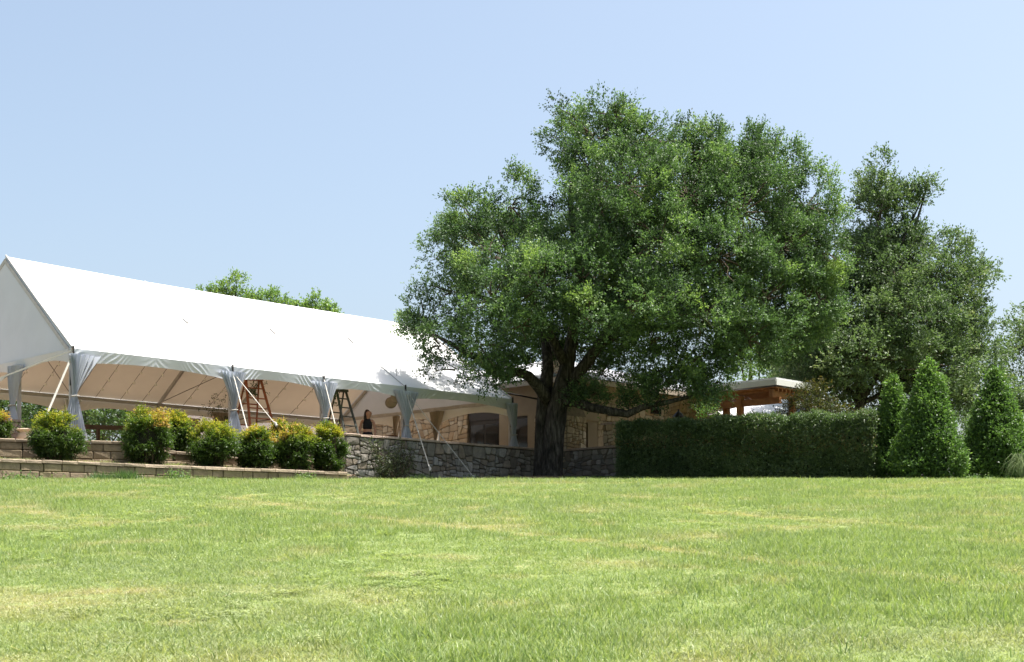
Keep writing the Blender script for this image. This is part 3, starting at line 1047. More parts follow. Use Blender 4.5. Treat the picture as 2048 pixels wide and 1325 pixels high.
# pale building far behind the tent
pb = thing('far_building', at(560, 0, 66) + UPV * 2.6, 'long pale low building glimpsed under the tent roof', 'building')
a, b = at(340, 0, 66), at(800, 0, 66)
build('wall', MB().beam(Vector((a.x, 66, 5.2)), Vector((b.x, 66, 5.2)), 0.3, 5.4), M['pale_stucco'], pb)
for k in range(7):
    x = a.x + 1.2 + k * 1.55
    build('window', MB().box((x, 65.83, 4.4), .45, .03, .6), M['frame'], pb)
build('roof', MB().hexa([(a.x - .4, 65.2, 7.92), (b.x + .4, 65.2, 7.92), (b.x + .4, 72, 7.92), (a.x - .4, 72, 7.92), (a.x - .4, 65.2, 8.0), (b.x + .4, 65.2, 8.0), (b.x + .4, 72, 8.8), (a.x - .4, 72, 8.8)]), M['fascia'], pb)


# ------------------------------------------------------------------ foliage
def unit(a):
    return a / np.maximum(np.linalg.norm(a, axis=-1, keepdims=True), 1e-9)


def rdir(n, rng):
    return unit(rng.normal(size=(n, 3)))


def leaf_obj(name, P, D, N, L, W, tint, mat, parent=None, label=None, cat=None):
    """one mesh of single bent leaves (four corners each)"""
    n = len(P)
    Sd = unit(np.cross(D, N))
    Nn = np.cross(Sd, D)
    L = np.broadcast_to(L, n)[:, None]
    W = np.broadcast_to(W, n)[:, None]
    mid = P + D * L * 0.45
    v = np.empty((n, 4, 3))
    v[:, 0] = P
    v[:, 1] = mid + Sd * W * 0.5 + Nn * W * 0.16
    v[:, 2] = P + D * L - Nn * L * 0.12
    v[:, 3] = mid - Sd * W * 0.5 + Nn * W * 0.16
    org = np.array(wloc(parent)) if parent is not None else np.array([P[:, 0].mean(), P[:, 1].mean(), P[:, 2].min()])
    v = (v - org).reshape(-1, 3)
    me = bpy.data.meshes.new(name)
    me.vertices.add(4 * n)
    me.vertices.foreach_set('co', v.astype(np.float32).ravel())
    me.loops.add(4 * n)
    me.loops.foreach_set('vertex_index', np.arange(4 * n, dtype=np.int32))
    me.polygons.add(n)
    me.polygons.foreach_set('loop_start', np.arange(0, 4 * n, 4, dtype=np.int32))
    me.update(calc_edges=True)
    at_ = me.attributes.new('tint', 'FLOAT', 'POINT')
    at_.data.foreach_set('value', np.repeat(np.clip(tint, 0, 1), 4).astype(np.float32))
    me.materials.append(mat)
    o = bpy.data.objects.new(name, me)
    COL.objects.link(o)
    if parent is not None:
        o.parent = parent
    else:
        o.location = org
    return o


def sprigs(A, D, K, tw, rng, up=0.25, spread=0.9, flat=0.7, jit=0.25):
    """K leaves along a twig from every anchor A in direction D"""
    m = len(A)
    tw = np.broadcast_to(tw, m)
    tt = np.linspace(0.05, 1.0, K)[None, :, None]
    P = A[:, None] + D[:, None] * tt * tw[:, None, None] + rng.normal(size=(m, K, 3)) * (tw * jit * 0.4)[:, None, None]
    LD = unit(D[:, None] * 0.7 + rng.normal(size=(m, K, 3)) * spread * 0.6 + np.array([0, 0, up * 0.4]))
    LN = unit(np.array([0, 0, flat]) + rng.normal(size=(m, K, 3)) * 0.55)
    return P.reshape(-1, 3), LD.reshape(-1, 3), LN.reshape(-1, 3)


def lobes3(px_lobes, Y0):
    out = []
    for (px, py, rx, ry, dY) in px_lobes:
        Y = Y0 + dY
        c_ = at(px, py, Y)
        out.append((np.array(c_), np.array([rx * Y / F, (rx + ry) / 2 * Y / F, ry * Y / F])))
    return out


def crown(lobes, dens, nspr, K, tw, leaf, rng, clump=0.42, shoot=0.12, up=0.25, tint0=0.35, low=0.75, inner=0.7, hollow=None):
    """leaf arrays: lobes carry clumps on their outer shell, clumps carry twigs, twigs carry leaves"""
    PP, DD, NN, TT, CL = [], [], [], [], []
    for c_, r_ in lobes:
        m = max(6, int(dens * (r_[0] * r_[2] + r_[0] * r_[1] + r_[1] * r_[2]) * 1.33))
        d = rdir(m * 2, rng)
        d = d[(d[:, 2] > -low) | (rng.random(m * 2) < 0.45)][:m]
        m = len(d)
        rad = inner + (1.06 - inner) * rng.random(m) ** 0.6
        rad = np.where(rng.random(m) < shoot, rad + 0.34 * rng.random(m), rad)
        cc = c_ + d * r_ * rad[:, None]
        if hollow is not None:               # boughs stand apart: open pockets between them
            nz = np.sin(cc[:, 0] * 3.3 + 1.3 * np.sin(cc[:, 2] * 1.9)) + np.sin(cc[:, 1] * 2.6 + 2 + cc[:, 0]) + np.sin(cc[:, 2] * 3.7 + 1.1 * np.sin(cc[:, 0] * 2.3) + .5)
            kp = (nz > hollow) | (rad < .8)
            d, cc, rad, nz = d[kp], cc[kp], rad[kp], nz[kp]
            m = len(d)
        cs = clump * rng.uniform(0.6, 1.35, m)
        ct = rng.normal(tint0, 0.16, m)
        if hollow is not None:
            ct = ct + .13 * np.clip(nz, -1, 1.5)  # proud boughs brighter, pocket edges darker: light contrast put into leaf colour
        CL.append((c_, cc))
        for i in range(m):
            q = rdir(nspr, rng)
            A = cc[i] + q * (cs[i] * rng.random((nspr, 1)) ** 0.5) * np.array([1, 1, 0.75])
            sd = unit(d[i] * 0.55 + q * 0.6 + np.array([0, 0, up]) + rng.normal(size=(nspr, 3)) * 0.35)
            P, D, N = sprigs(A, sd, K, tw * rng.uniform(0.6, 1.3, nspr), rng)
            PP.append(P)
            DD.append(D)
            NN.append(N)
            TT.append(np.repeat(ct[i] + rng.normal(0, 0.06, nspr), K) + np.tile(np.linspace(-0.08, 0.16, K), nspr) + rng.normal(0, 0.07, nspr * K))
    return np.concatenate(PP), np.concatenate(DD), np.concatenate(NN), np.concatenate(TT), CL


def wobble(a, b, n, amp, rr):
    a, b = Vector(a), Vector(b)
    out = [a]
    for k in range(1, n):
        q = k / n
        out.append(a.lerp(b, q) + Vector((rr.uniform(-1, 1), rr.uniform(-1, 1), rr.uniform(-.5, .8))) * amp)
    return out + [b]


# ---- the big oak
def oak_tree():
    rr = random.Random(3)
    rng = np.random.default_rng(31)
    zb = G(OAK.x, OAK.y)
    o = thing('oak_tree', (OAK.x, OAK.y, zb), 'big spreading green oak with forked dark trunk beside the tent', 'tree')
    Yt = OAK.y
    # trunk with root flare, leaning to the right
    path = [(1101, 975, .0), (1102, 955, 0), (1104, 935, 0), (1106, 900, 0), (1109, 860, 0), (1114, 820, 0), (1121, 785, 0), (1130, 750, .05), (1137, 715, .1), (1143, 680, .2)]
    rad = [0.50, 0.40, 0.35, 0.325, 0.315, 0.305, 0.29, 0.25, 0.21, 0.18]
    mb = MB()
    pts = [at(x, y, Yt + d) for x, y, d in path]
    # refine
    fp, fr = [], []
    for i in range(len(pts) - 1):
        for q in (0, .25, .5, .75):
            fp.append(pts[i].lerp(pts[i + 1], q))
            fr.append(rad[i] + (rad[i + 1] - rad[i]) * q)
    fp.append(pts[-1])
    fr.append(rad[-1])
    n = 28
    mb.tube(fp, fr, n)
    for i in range(len(fp)):                     # ridged, uneven girth and buttress roots
        for k in range(n):
            j = i * n + k
            p = Vector(mb.v[j])
            d = p - fp[i]
            th = 2 * math.pi * k / n
            fl = max(0, 1 - i / 7)
            s_ = 1 + 0.05 * math.sin(3 * th + i * .15) + 0.035 * math.sin(7 * th - i * .3) + 0.03 * math.sin(13 * th + i) + fl * 0.22 * max(0, math.sin(5 * th + 1.0))
            mb.v[j] = tuple(fp[i] + d * s_)
    build('trunk', mb, M['bark'], o, smooth=True)
    # second stem behind, on the left
    st = [at(1088, 970, Yt + .55), at(1086, 940, Yt + .55), at(1085, 890, Yt + .5), at(1086, 840, Yt + .45), at(1089, 800, Yt + .4), at(1092, 770, Yt + .3), at(1096, 735, Yt + .5), at(1092, 690, Yt + .9), at(1080, 640, Yt + 1.3)]
    build('stem', MB().tube(st, [.40, .31, .26, .25, .24, .22, .19, .15, .11], 14), M['bark'], o, smooth=True)
    LIMBS = [
        ([(1096, 800, .1), (1078, 775, -.1), (1056, 752, -.4), (1035, 744, -.7), (1010, 752, -1.0), (985, 742, -1.4), (950, 715, -1.8), (905, 690, -1.8), (865, 668, -1.6)], [.22, .19, .16, .15, .14, .12, .10, .07, .04]),
        ([(1143, 690, .2), (1150, 640, .1), (1165, 570, -.2), (1180, 500, -.4), (1195, 420, -.3), (1205, 330, -.1), (1215, 250, 0)], [.21, .18, .15, .12, .10, .07, .04]),
        ([(1135, 735, .1), (1115, 700, -.2), (1098, 665, -.5), (1070, 610, -.8), (1040, 550, -.9), (1010, 490, -.8), (985, 430, -.4)], [.19, .16, .13, .11, .09, .07, .04]),
        ([(1122, 790, .1), (1150, 755, 0), (1178, 720, -.2), (1205, 680, -.3), (1250, 610, -.6), (1310, 530, -.9), (1380, 440, -.8), (1430, 360, -.3)], [.24, .21, .19, .17, .14, .11, .08, .04]),
        ([(1200, 690, -.2), (1250, 660, 0), (1330, 610, .2), (1420, 560, .3), (1510, 500, .3), (1590, 440, .3)], [.14, .12, .10, .08, .06, .04]),
        ([(1125, 800, -.1), (1150, 803, -.3), (1178, 815, -.6), (1215, 822, -.9), (1255, 829, -1.1), (1285, 815, -1.3), (1330, 806, -1.5), (1375, 795, -1.6), (1420, 770, -1.6)], [.24, .18, .15, .13, .12, .10, .08, .06, .03]),
        ([(1250, 660, 0), (1320, 655, .6), (1400, 650, .6), (1480, 645, .5), (1560, 610, .4), (1620, 570, .3)], [.11, .10, .08, .07, .05, .03]),
        ([(1080, 640, -.3), (1020, 615, -.5), (950, 590, -.7), (920, 560, -.6), (915, 520, -.3)], [.13, .10, .07, .05, .02]),
        ([(1180, 500, -.3), (1260, 440, .2), (1320, 370, .4), (1350, 310, .5)], [.15, .12, .09, .05]),
        ([(1160, 590, -.2), (1150, 500, .8), (1140, 400, 1.2), (1150, 300, 1.0)], [.16, .12, .09, .05]),
    ]
    for pth, rd in LIMBS:
        build('limb', MB().tube([at(x, y, Yt + d) for x, y, d in pth], rd, 9), M['bark'], o, smooth=True)
    L = [(1190, 274, 86, 74, 0), (1285, 284, 88, 64, 1), (1228, 234, 56, 38, 0), (1378, 308, 80, 64, .5), (1465, 320, 82, 62, .5), (1425, 298, 54, 46, .6), (1500, 322, 56, 46, 1), (1548, 352, 74, 72, 0), (1612, 415, 68, 76, .5), (1640, 505, 52, 86, 0),
         (1176, 352, 58, 76, -1), (1255, 375, 100, 85, -2), (1375, 395, 105, 85, -1.5), (1485, 425, 95, 85, -1.5), (1565, 500, 85, 85, -.5), (1205, 468, 85, 75, -2.5), (1320, 485, 105, 78, -3), (1440, 515, 95, 78, -2.5), (1530, 600, 85, 75, -1.5), (1612, 600, 55, 75, 0),
         (1022, 412, 58, 58, 0), (945, 438, 56, 56, -.5), (905, 500, 46, 64, 0), (975, 510, 85, 72, -1.5), (1080, 505, 58, 62, -1), (1092, 445, 40, 36, .6), (905, 585, 50, 52, -.5), (848, 632, 40, 44, -.5), (985, 600, 88, 70, -2.5), (1080, 575, 88, 76, -3), (1165, 560, 80, 60, -3.2),
         (828, 672, 32, 34, -1), (880, 690, 52, 42, -1.5), (955, 688, 72, 48, -2.4), (1045, 650, 76, 48, -3), (1170, 630, 85, 45, -3.5), (1290, 605, 95, 66, -3.5), (1400, 630, 95, 66, -3), (1495, 680, 75, 50, -2), (1395, 715, 62, 38, -2), (1300, 690, 66, 34, -2), (1425, 770, 36, 28, -1.6), (1340, 770, 42, 22, -1.6), (915, 740, 42, 26, -1.8), (965, 752, 32, 18, -1.8), (1240, 705, 50, 34, -1), (1290, 752, 42, 24, -.8), (1215, 755, 32, 26, .6), (1335, 735, 70, 36, -1.2), (1400, 762, 52, 32, -1.3), (1270, 785, 26, 16, -.6), (1182, 792, 20, 14, -.7), (1238, 808, 26, 12, -1.2), (1325, 796, 28, 16, -1.7), (1158, 786, 12, 12, -.5), (1385, 785, 34, 18, -1.8), (1560, 690, 56, 44, -1), (1600, 670, 44, 50, 0), (1480, 712, 60, 30, -1.5), (1640, 600, 40, 60, -.5), (1350, 560, 120, 110, .5), (1200, 560, 110, 90, .5), (1130, 655, 80, 42, 2.4), (1225, 680, 70, 42, 2.4), (1050, 690, 60, 34, 2), (1180, 700, 46, 28, 3), (1110, 705, 40, 26, 3), (1000, 725, 40, 24, 1), (985, 738, 34, 18, -1.6), (1035, 728, 26, 16, -.9),
         (1280, 440, 130, 130, 3), (1450, 450, 120, 120, 3), (1010, 520, 90, 90, 2.5), (1190, 505, 90, 90, 3), (1560, 560, 80, 100, 2.5), (1300, 620, 120, 60, 2.5), (1480, 640, 90, 60, 2), (1080, 640, 70, 40, 2)]
    lob = lobes3(L, Yt)
    P, D, N, TT, CL = crown(lob, 8.0, 22, 11, 0.30, 0.07, rng, clump=0.32, shoot=0.18, up=0.35, tint0=0.40, inner=.60, hollow=-1.05)
    n_ = len(P)
    # a few sprays of bright new growth
    new = np.sin(P[:, 0] * 1.9 + 1) * np.sin(P[:, 1] * 1.7) * np.sin(P[:, 2] * 2.1 + 2)
    TT = TT + np.where(new > 0.55, 0.28, 0)
    leaf_obj('crown', P, D, N, rng.uniform(0.062, 0.105, n_), rng.uniform(0.034, 0.054, n_), TT, M['oak'], o)
    mb = MB()
    for c_, cc in CL:
        for k in range(0, len(cc), 3):
            mb.tube(wobble(c_ + (cc[k] - c_) * 0.1, cc[k], 3, 0.09, rr), [0.03, 0.024, 0.016, 0.006], 4, False)
    build('twigs', mb, M['twig'], o)['kind'] = 'stuff'
    return n_


NLEAF = oak_tree()


def simple_tree(name, label, base, lobes, mat, rng, dens, nspr, K, tw, leaf, clump, trunk_r, tint0=.4, stems=1, group=None, shoot=0.14, low=.75, up=.25, twigs=True, inner=.7):
    rr = random.Random(int(abs(base[0]) * 100))
    o = thing(name, base, label, 'tree', group)
    tops = sorted(lobes, key=lambda q: -q[0][2])
    for s_ in range(stems):
        b0 = Vector(base) + Vector(((s_ - (stems - 1) / 2) * trunk_r * 3.0, 0.2 * s_, -.15))
        tgt = Vector(tops[min(s_, len(tops) - 1)][0])
        pts = wobble(b0, b0.lerp(tgt, 0.98), 7, trunk_r * 0.7, rr)
        build('trunk', MB().tube(pts, [trunk_r * q for q in (1.35, 1, .9, .8, .65, .5, .35, .15)], 10), M['bark'], o, smooth=True)
        for c_, r_ in lobes[s_::stems]:
            q = pts[rr.choice((2, 3, 4))]
            build('limb', MB().tube(wobble(q, Vector(c_), 4, .15, rr), [trunk_r * x for x in (.5, .38, .28, .2, .1)], 6), M['bark'], o, smooth=True)
    P, D, N, TT, CL = crown(lobes, dens, nspr, K, tw, leaf, rng, clump=clump, tint0=tint0, shoot=shoot, low=low, up=up, inner=inner)
    n_ = len(P)
    leaf_obj('crown', P, D, N, rng.uniform(leaf * .75, leaf * 1.25, n_), rng.uniform(leaf * .4, leaf * .6, n_), TT, mat, o)
    if twigs:
        mb = MB()
        for c_, cc in CL:
            for k in range(0, len(cc), 3):
                mb.tube(wobble(c_, cc[k], 3, 0.1, rr), [0.028, 0.022, 0.014, 0.006], 4, False)
        build('twigs', mb, M['twig'], o)['kind'] = 'stuff'
    return o


rng = np.random.default_rng(5)
LO = [(1772, 365, 48, 48, 0), (1752, 425, 52, 50, 0), (1808, 420, 44, 44, .5), (1780, 480, 62, 50, 0), (1838, 480, 30, 26, 0), (1712, 530, 66, 62, 0), (1790, 555, 84, 66, -1), (1868, 560, 62, 60, 0), (1900, 515, 36, 40, .5), (1925, 580, 36, 40, .5),
      (1700, 620, 80, 62, -1), (1810, 645, 92, 70, -2), (1900, 645, 66, 62, -1), (1948, 640, 30, 36, 0), (1650, 690, 72, 66, -.5), (1745, 715, 86, 58, -2.5), (1850, 735, 90, 56, -2.5), (1925, 720, 56, 60, -1), (1625, 640, 56, 62, .5), (1608, 735, 46, 62, 0), (1930, 800, 60, 60, -1), (1660, 770, 60, 40, 0),
      (1780, 620, 110, 90, 3), (1700, 700, 90, 80, 3), (1880, 700, 90, 80, 3), (1960, 545, 22, 12, .5), (1850, 385, 24, 16, 0), (1780, 520, 60, 60, 1.5), (1640, 730, 66, 60, 2), (1590, 700, 46, 60, 1.5), (1830, 800, 90, 50, 1), (1740, 780, 70, 40, 1.5), (1965, 700, 36, 50, 0), (1975, 790, 50, 60, -.5)]
simple_tree('live_oak_tree', 'grey-green live oak with pointed top standing behind the clipped cones', tuple(at(1712, 0, 50)[:2]) + (2.6,), lobes3(LO, 50), M['live_oak'], rng, 5.4, 20, 10, 0.36, 0.112, 0.42, 0.2, .45, 2, shoot=.25, inner=.6)
LR = [(2045, 690, 36, 44, 0), (2080, 740, 60, 60, 0), (2040, 780, 36, 44, -.5), (2100, 660, 50, 60, 1), (2085, 840, 60, 50, 0), (2035, 860, 40, 40, 0)]
simple_tree('live_oak_tree', 'live oak cut off by the right edge of the picture', tuple(at(2085, 0, 54)[:2]) + (2.6,), lobes3(LR, 54), M['live_oak'], rng, 4.2, 16, 9, 0.4, 0.125, 0.45, 0.2, .42)
# lighter trees behind the pavilion
LB = [(1475, 705, 40, 36, 0), (1520, 730, 44, 34, -1), (1500, 680, 40, 30, 1)]
simple_tree('background_tree', 'light green tree above the pavilion roof', tuple(at(1500, 0, 66)[:2]) + (2.6,), lobes3(LB, 66), M['far_tree'], rng, 3.4, 14, 8, 0.5, 0.16, 0.6, 0.18, .5)
LB = [(1575, 690, 44, 48, 0), (1610, 745, 46, 40, -1), (1560, 745, 40, 34, 0), (1650, 800, 50, 40, 0)]
simple_tree('background_tree', 'light green tree between the pavilion and the live oak', tuple(at(1590, 0, 64)[:2]) + (2.6,), lobes3(LB, 64), M['far_tree'], rng, 3.4, 14, 8, 0.5, 0.16, 0.6, 0.18, .5)
# three tree tops over the tent ridge
for (L, x, lab) in (
    ([(438, 572, 14, 14, 0), (457, 568, 18, 16, 0), (474, 553, 9, 8, 0), (482, 576, 16, 14, 0), (408, 583, 18, 8, 0), (450, 600, 50, 22, 0), (500, 592, 16, 13, 1)], 455, 'far tree with the highest tuft above the tent ridge'),
    ([(521, 590, 15, 13, 0), (545, 588, 16, 12, 0), (560, 598, 16, 14, 0), (585, 606, 14, 9, 0), (550, 618, 50, 20, 0)], 548, 'far tree in the middle of those over the ridge'),
    ([(622, 606, 15, 12, 0), (638, 600, 13, 13, 0), (655, 613, 12, 8, 0), (665, 620, 10, 7, 0), (635, 628, 40, 16, 0), (609, 612, 10, 8, 0)], 640, 'far tree nearest the oak over the tent ridge')):
    simple_tree('background_tree', lab, tuple(at(x, 0, 78)[:2]) + (2.6,), lobes3([(a_, b_ + 9, c__ * .8, d_ * .8, e_) for a_, b_, c__, d_, e_ in L], 78), M['far_tree'], rng, 4.0, 12, 8, 0.32, 0.14, 0.34, 0.16, .55, group='far trees over the tent ridge', shoot=.25)
# thicket seen under the tent on the left
TH = [(-40, 800, 60, 60, 'shrubby tree at the far left under the tent gable'), (40, 815, 60, 55, 'shrubby tree behind the gable-end post'), (120, 810, 58, 58, 'shrubby tree behind the corner curtain'),
      (205, 812, 62, 55, 'shrubby tree right of the corner curtain'), (285, 818, 62, 52, 'shrubby tree behind the reddest shrub')]
for i, (x, lab) in enumerate(((2180, 'shrubby tree just past the right edge of the picture'), (2300, 'shrubby tree farther past the right edge of the picture'))):
    L = [(x, 790, 60, 60, 0), (x - 40, 850, 50, 60, -1), (x + 45, 850, 50, 60, -1), (x, 900, 70, 50, -1.5)]
    simple_tree('shrubby_tree', lab, tuple(at(x, 0, 54)[:2]) + (2.6,), lobes3(L, 54), M['thicket'], rng, 2.2, 12, 8, 0.36, 0.17, 0.45, 0.12, .45, group='thicket beyond the lawn')
for i, (x, y, rx, ry, lab) in enumerate(TH):
    Y = 53 + (i % 3) * 1.3
    L = [(x, y, rx * .7, ry * .8, 0), (x - rx * .6, y + 30, rx * .6, ry * .7, -1), (x + rx * .55, y + 35, rx * .6, ry * .7, -1), (x, y + 58, rx * .9, ry * .7, -1.5)]
    simple_tree('shrubby_tree', lab, tuple(at(x, 0, Y)[:2]) + (2.6,), lobes3(L, Y), M['thicket'], rng, 4.2, 15, 8, 0.36, 0.14, 0.45, 0.12, .45, group='thicket behind the tent')


# ---- clipped and rounded shrubs
def shell_leaves(surf, n, rng, depth, leaf, mat, parent, tint0, tsd=.13, tw=.10, K=4, up=.3, ttop=None):
    """surf(n) -> points, outward normals"""
    A, Nn = surf(n)
    A = A - Nn * (depth * rng.random((n, 1)) ** 1.6)
    lum = 0.12 * np.sin(A[:, 0] * 3.1 + A[:, 2] * 2) * np.sin(A[:, 1] * 2.7 + A[:, 2] * 3.3)
    A = A + Nn * (lum * 0.35)[:, None]
    sd = unit(Nn * .8 + np.array([0, 0, up]) + rng.normal(size=(n, 3)) * .5)
    P, D, N = sprigs(A, sd, K, tw * rng.uniform(.6, 1.4, n), rng, spread=1.0)
    TT = np.repeat(rng.normal(tint0, tsd, n) + lum, K) + np.tile(np.linspace(-.05, .15, K), n)
    if ttop is not None:
        TT = ttop(P, TT)
    m = len(P)
    return leaf_obj('foliage', P, D, N, rng.uniform(leaf * .75, leaf * 1.3, m), rng.uniform(leaf * .42, leaf * .65, m), TT, mat, parent)


def box_surf(a, b, th, z0, z1f, rng, rnd=.12):
    """faces of a hedge from a to b; z1f(q) gives its top"""
    a, b = np.array(a[:2]), np.array(b[:2])
    d = b - a
    Lg = np.linalg.norm(d)
    d = d / Lg
    nr = np.array([d[1], -d[0]])             # towards the camera side

    def surf(n):
        h = z1f(.5) - z0
        area = np.array([Lg * h, Lg * th, th * h, th * h, Lg * h * .35])
        w_ = rng.choice(5, n, p=area / area.sum())
        q = rng.random(n)
        r_ = rng.random(n)
        top = z0 + (np.array([z1f(x) for x in q]) - z0)
        P = np.zeros((n, 3))
        Nn = np.zeros((n, 3))
        along = np.where(w_ == 2, 0, np.where(w_ == 3, 1, q))
        acro = np.where(w_ == 0, .5, np.where(w_ == 4, -.5, r_ - .5))
        hh = np.where(w_ == 1, 1, np.where((w_ == 2) | (w_ == 3), q, r_))
        z = z0 + (top - z0) * hh
        # round the shoulders
        rd = np.clip((z - (top - rnd)) / rnd, 0, 1)
        acro = acro * (1 - .10 * rd ** 2)
        P[:, :2] = a + d * (along * Lg)[:, None] + nr * (acro * th)[:, None]
        P[:, 2] = z
        Nn[w_ == 0, :2] = nr
        Nn[w_ == 4, :2] = -nr
        Nn[w_ == 1, 2] = 1
        Nn[w_ == 2, :2] = -d
        Nn[w_ == 3, :2] = d
        return P, unit(Nn + np.stack([0 * rd, 0 * rd, rd], 1))
    return surf, d, nr, Lg


def hedge(label, a, b, th, z0, za, zb, n, leaf=.055, tint0=.42, core=.7, bare=None):
    o = thing('hedge', ((a.x + b.x) / 2, (a.y + b.y) / 2, z0), label, 'hedge')
    zf = lambda q: za + (zb - za) * q + .05 * math.sin(q * 17 + za) + .035 * math.sin(q * 41) + .03 * math.sin(q * 83)
    surf, d, nr, Lg = box_surf(a, b, th, z0, zf, rng)
    shell_leaves(surf, n, rng, .26, leaf, M['hedge'], o, tint0, ttop=bare)
    m = int(Lg * 26)                         # stray shoots standing out of the clipped top and face
    A, Nn = surf(m)
    P, D, N = sprigs(A - Nn * .03, unit(Nn + np.array([0, 0, .7]) + rng.normal(size=(m, 3)) * .3), 8, rng.uniform(.12, .26, m), rng)
    leaf_obj('stray_shoots', P, D, N, leaf, leaf * .5, rng.normal(.75, .12, len(P)), M['hedge'], o)['kind'] = 'stuff'
    # stems and inner branches
    rr = random.Random(int(Lg * 77))
    mb = MB()
    for k in range(int(Lg * 9)):
        q = rr.random()
        p = Vector((*(np.array(a[:2]) + d * q * Lg), z0)) + Vector((nr[0], nr[1], 0)) * rr.uniform(-.3, .3) * th
        e = p + Vector((rr.uniform(-.3, .3), rr.uniform(-.3, .3), zf(q) - z0 - .15))
        mb.tube(wobble(p, e, 4, .07, rr), [.018, .015, .012, .009, .004], 4, False)
    build('stems', mb, M['twig'], o)['kind'] = 'stuff'
    A, B = Vector((a.x, a.y, 0)), Vector((b.x, b.y, 0))
    dd = Vector((d[0], d[1], 0))
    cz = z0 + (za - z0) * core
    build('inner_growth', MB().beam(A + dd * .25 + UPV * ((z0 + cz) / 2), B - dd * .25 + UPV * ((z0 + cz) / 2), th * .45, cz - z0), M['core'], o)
    return o


def browned(zlo, zhi):
    def f(P, TT):
        m = (P[:, 2] > zlo) & (P[:, 2] < zhi) & (rng.random(len(P)) < .12)
        return np.where(m, 1.0, TT)
    return f


ha, hb, hc = at(1246, 0, 41.6), at(1452, 0, 40.2), at(1752, 0, 38.0)
zg = lambda p: G(p.x, p.y) - .05
hedge('dark clipped hedge, the lower stretch beside the stone pillar', ha, hb, 1.0, zg(ha), (HZ - 846) / F * 41.2, (HZ - 845) / F * 39.8, 21000, tint0=.46, bare=browned(3.2, 3.5))
hedge('taller clipped hedge with sunlit top beside the cone shrubs', hb + Vector((.05, 0, 0)), hc, 1.05, zg(hc), (HZ - 836) / F * 39.8, (HZ - 831) / F * 37.6, 30000, tint0=.5, bare=browned(2.9, 3.4))


def cone_shrub(label, px, ytop, ybot, wpx, Y, n, seed):
    g_ = np.random.default_rng(seed)
    b = at(px, ybot, Y)
    b.z = min(b.z, G(b.x, b.y))
    H = (HZ - ytop) / F * Y - b.z
    r0 = wpx / 2 * Y / F
    o = thing('cone_shrub', b, label, 'shrub', 'cone-shaped clipped shrubs')
    prof = lambda q: r0 * np.where(q < .12, .80 + 1.6 * q, 1.0) * np.where(q < .14, 1, np.clip(1 - (q - .14) / .86, 0, 1) ** .74)

    def surf(m):
        q = g_.random(m * 3)
        q = q[g_.random(m * 3) < prof(q) / r0 + .05][:m]
        while len(q) < m:
            q = np.concatenate([q, q])[:m]
        th = g_.random(m) * 2 * math.pi
        bump_ = 1 + .07 * np.sin(3 * th + 9 * q + seed) + .06 * np.sin(5 * th - 14 * q + seed) + .10 * (g_.random(m) < .05)
        r_ = prof(q) * bump_
        P = np.stack([b.x + r_ * np.cos(th), b.y + r_ * np.sin(th), b.z + q * H], 1)
        return P, unit(np.stack([np.cos(th), np.sin(th), .45 + 0 * th], 1))
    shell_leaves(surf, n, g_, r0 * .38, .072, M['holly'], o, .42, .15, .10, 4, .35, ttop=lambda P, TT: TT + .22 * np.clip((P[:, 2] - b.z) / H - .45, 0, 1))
    build('stem', MB().tube([b - UPV * .1, b + UPV * H * .85], [.06, .015], 7), M['twig'], o)
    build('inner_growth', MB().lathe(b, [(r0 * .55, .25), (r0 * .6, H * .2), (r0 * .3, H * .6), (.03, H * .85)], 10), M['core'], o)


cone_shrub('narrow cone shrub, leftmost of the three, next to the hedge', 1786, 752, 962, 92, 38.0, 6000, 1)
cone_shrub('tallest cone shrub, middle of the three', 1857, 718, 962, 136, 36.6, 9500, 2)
cone_shrub('broad cone shrub at the right edge of the picture', 1990, 735, 957, 140, 38.2, 9500, 3)


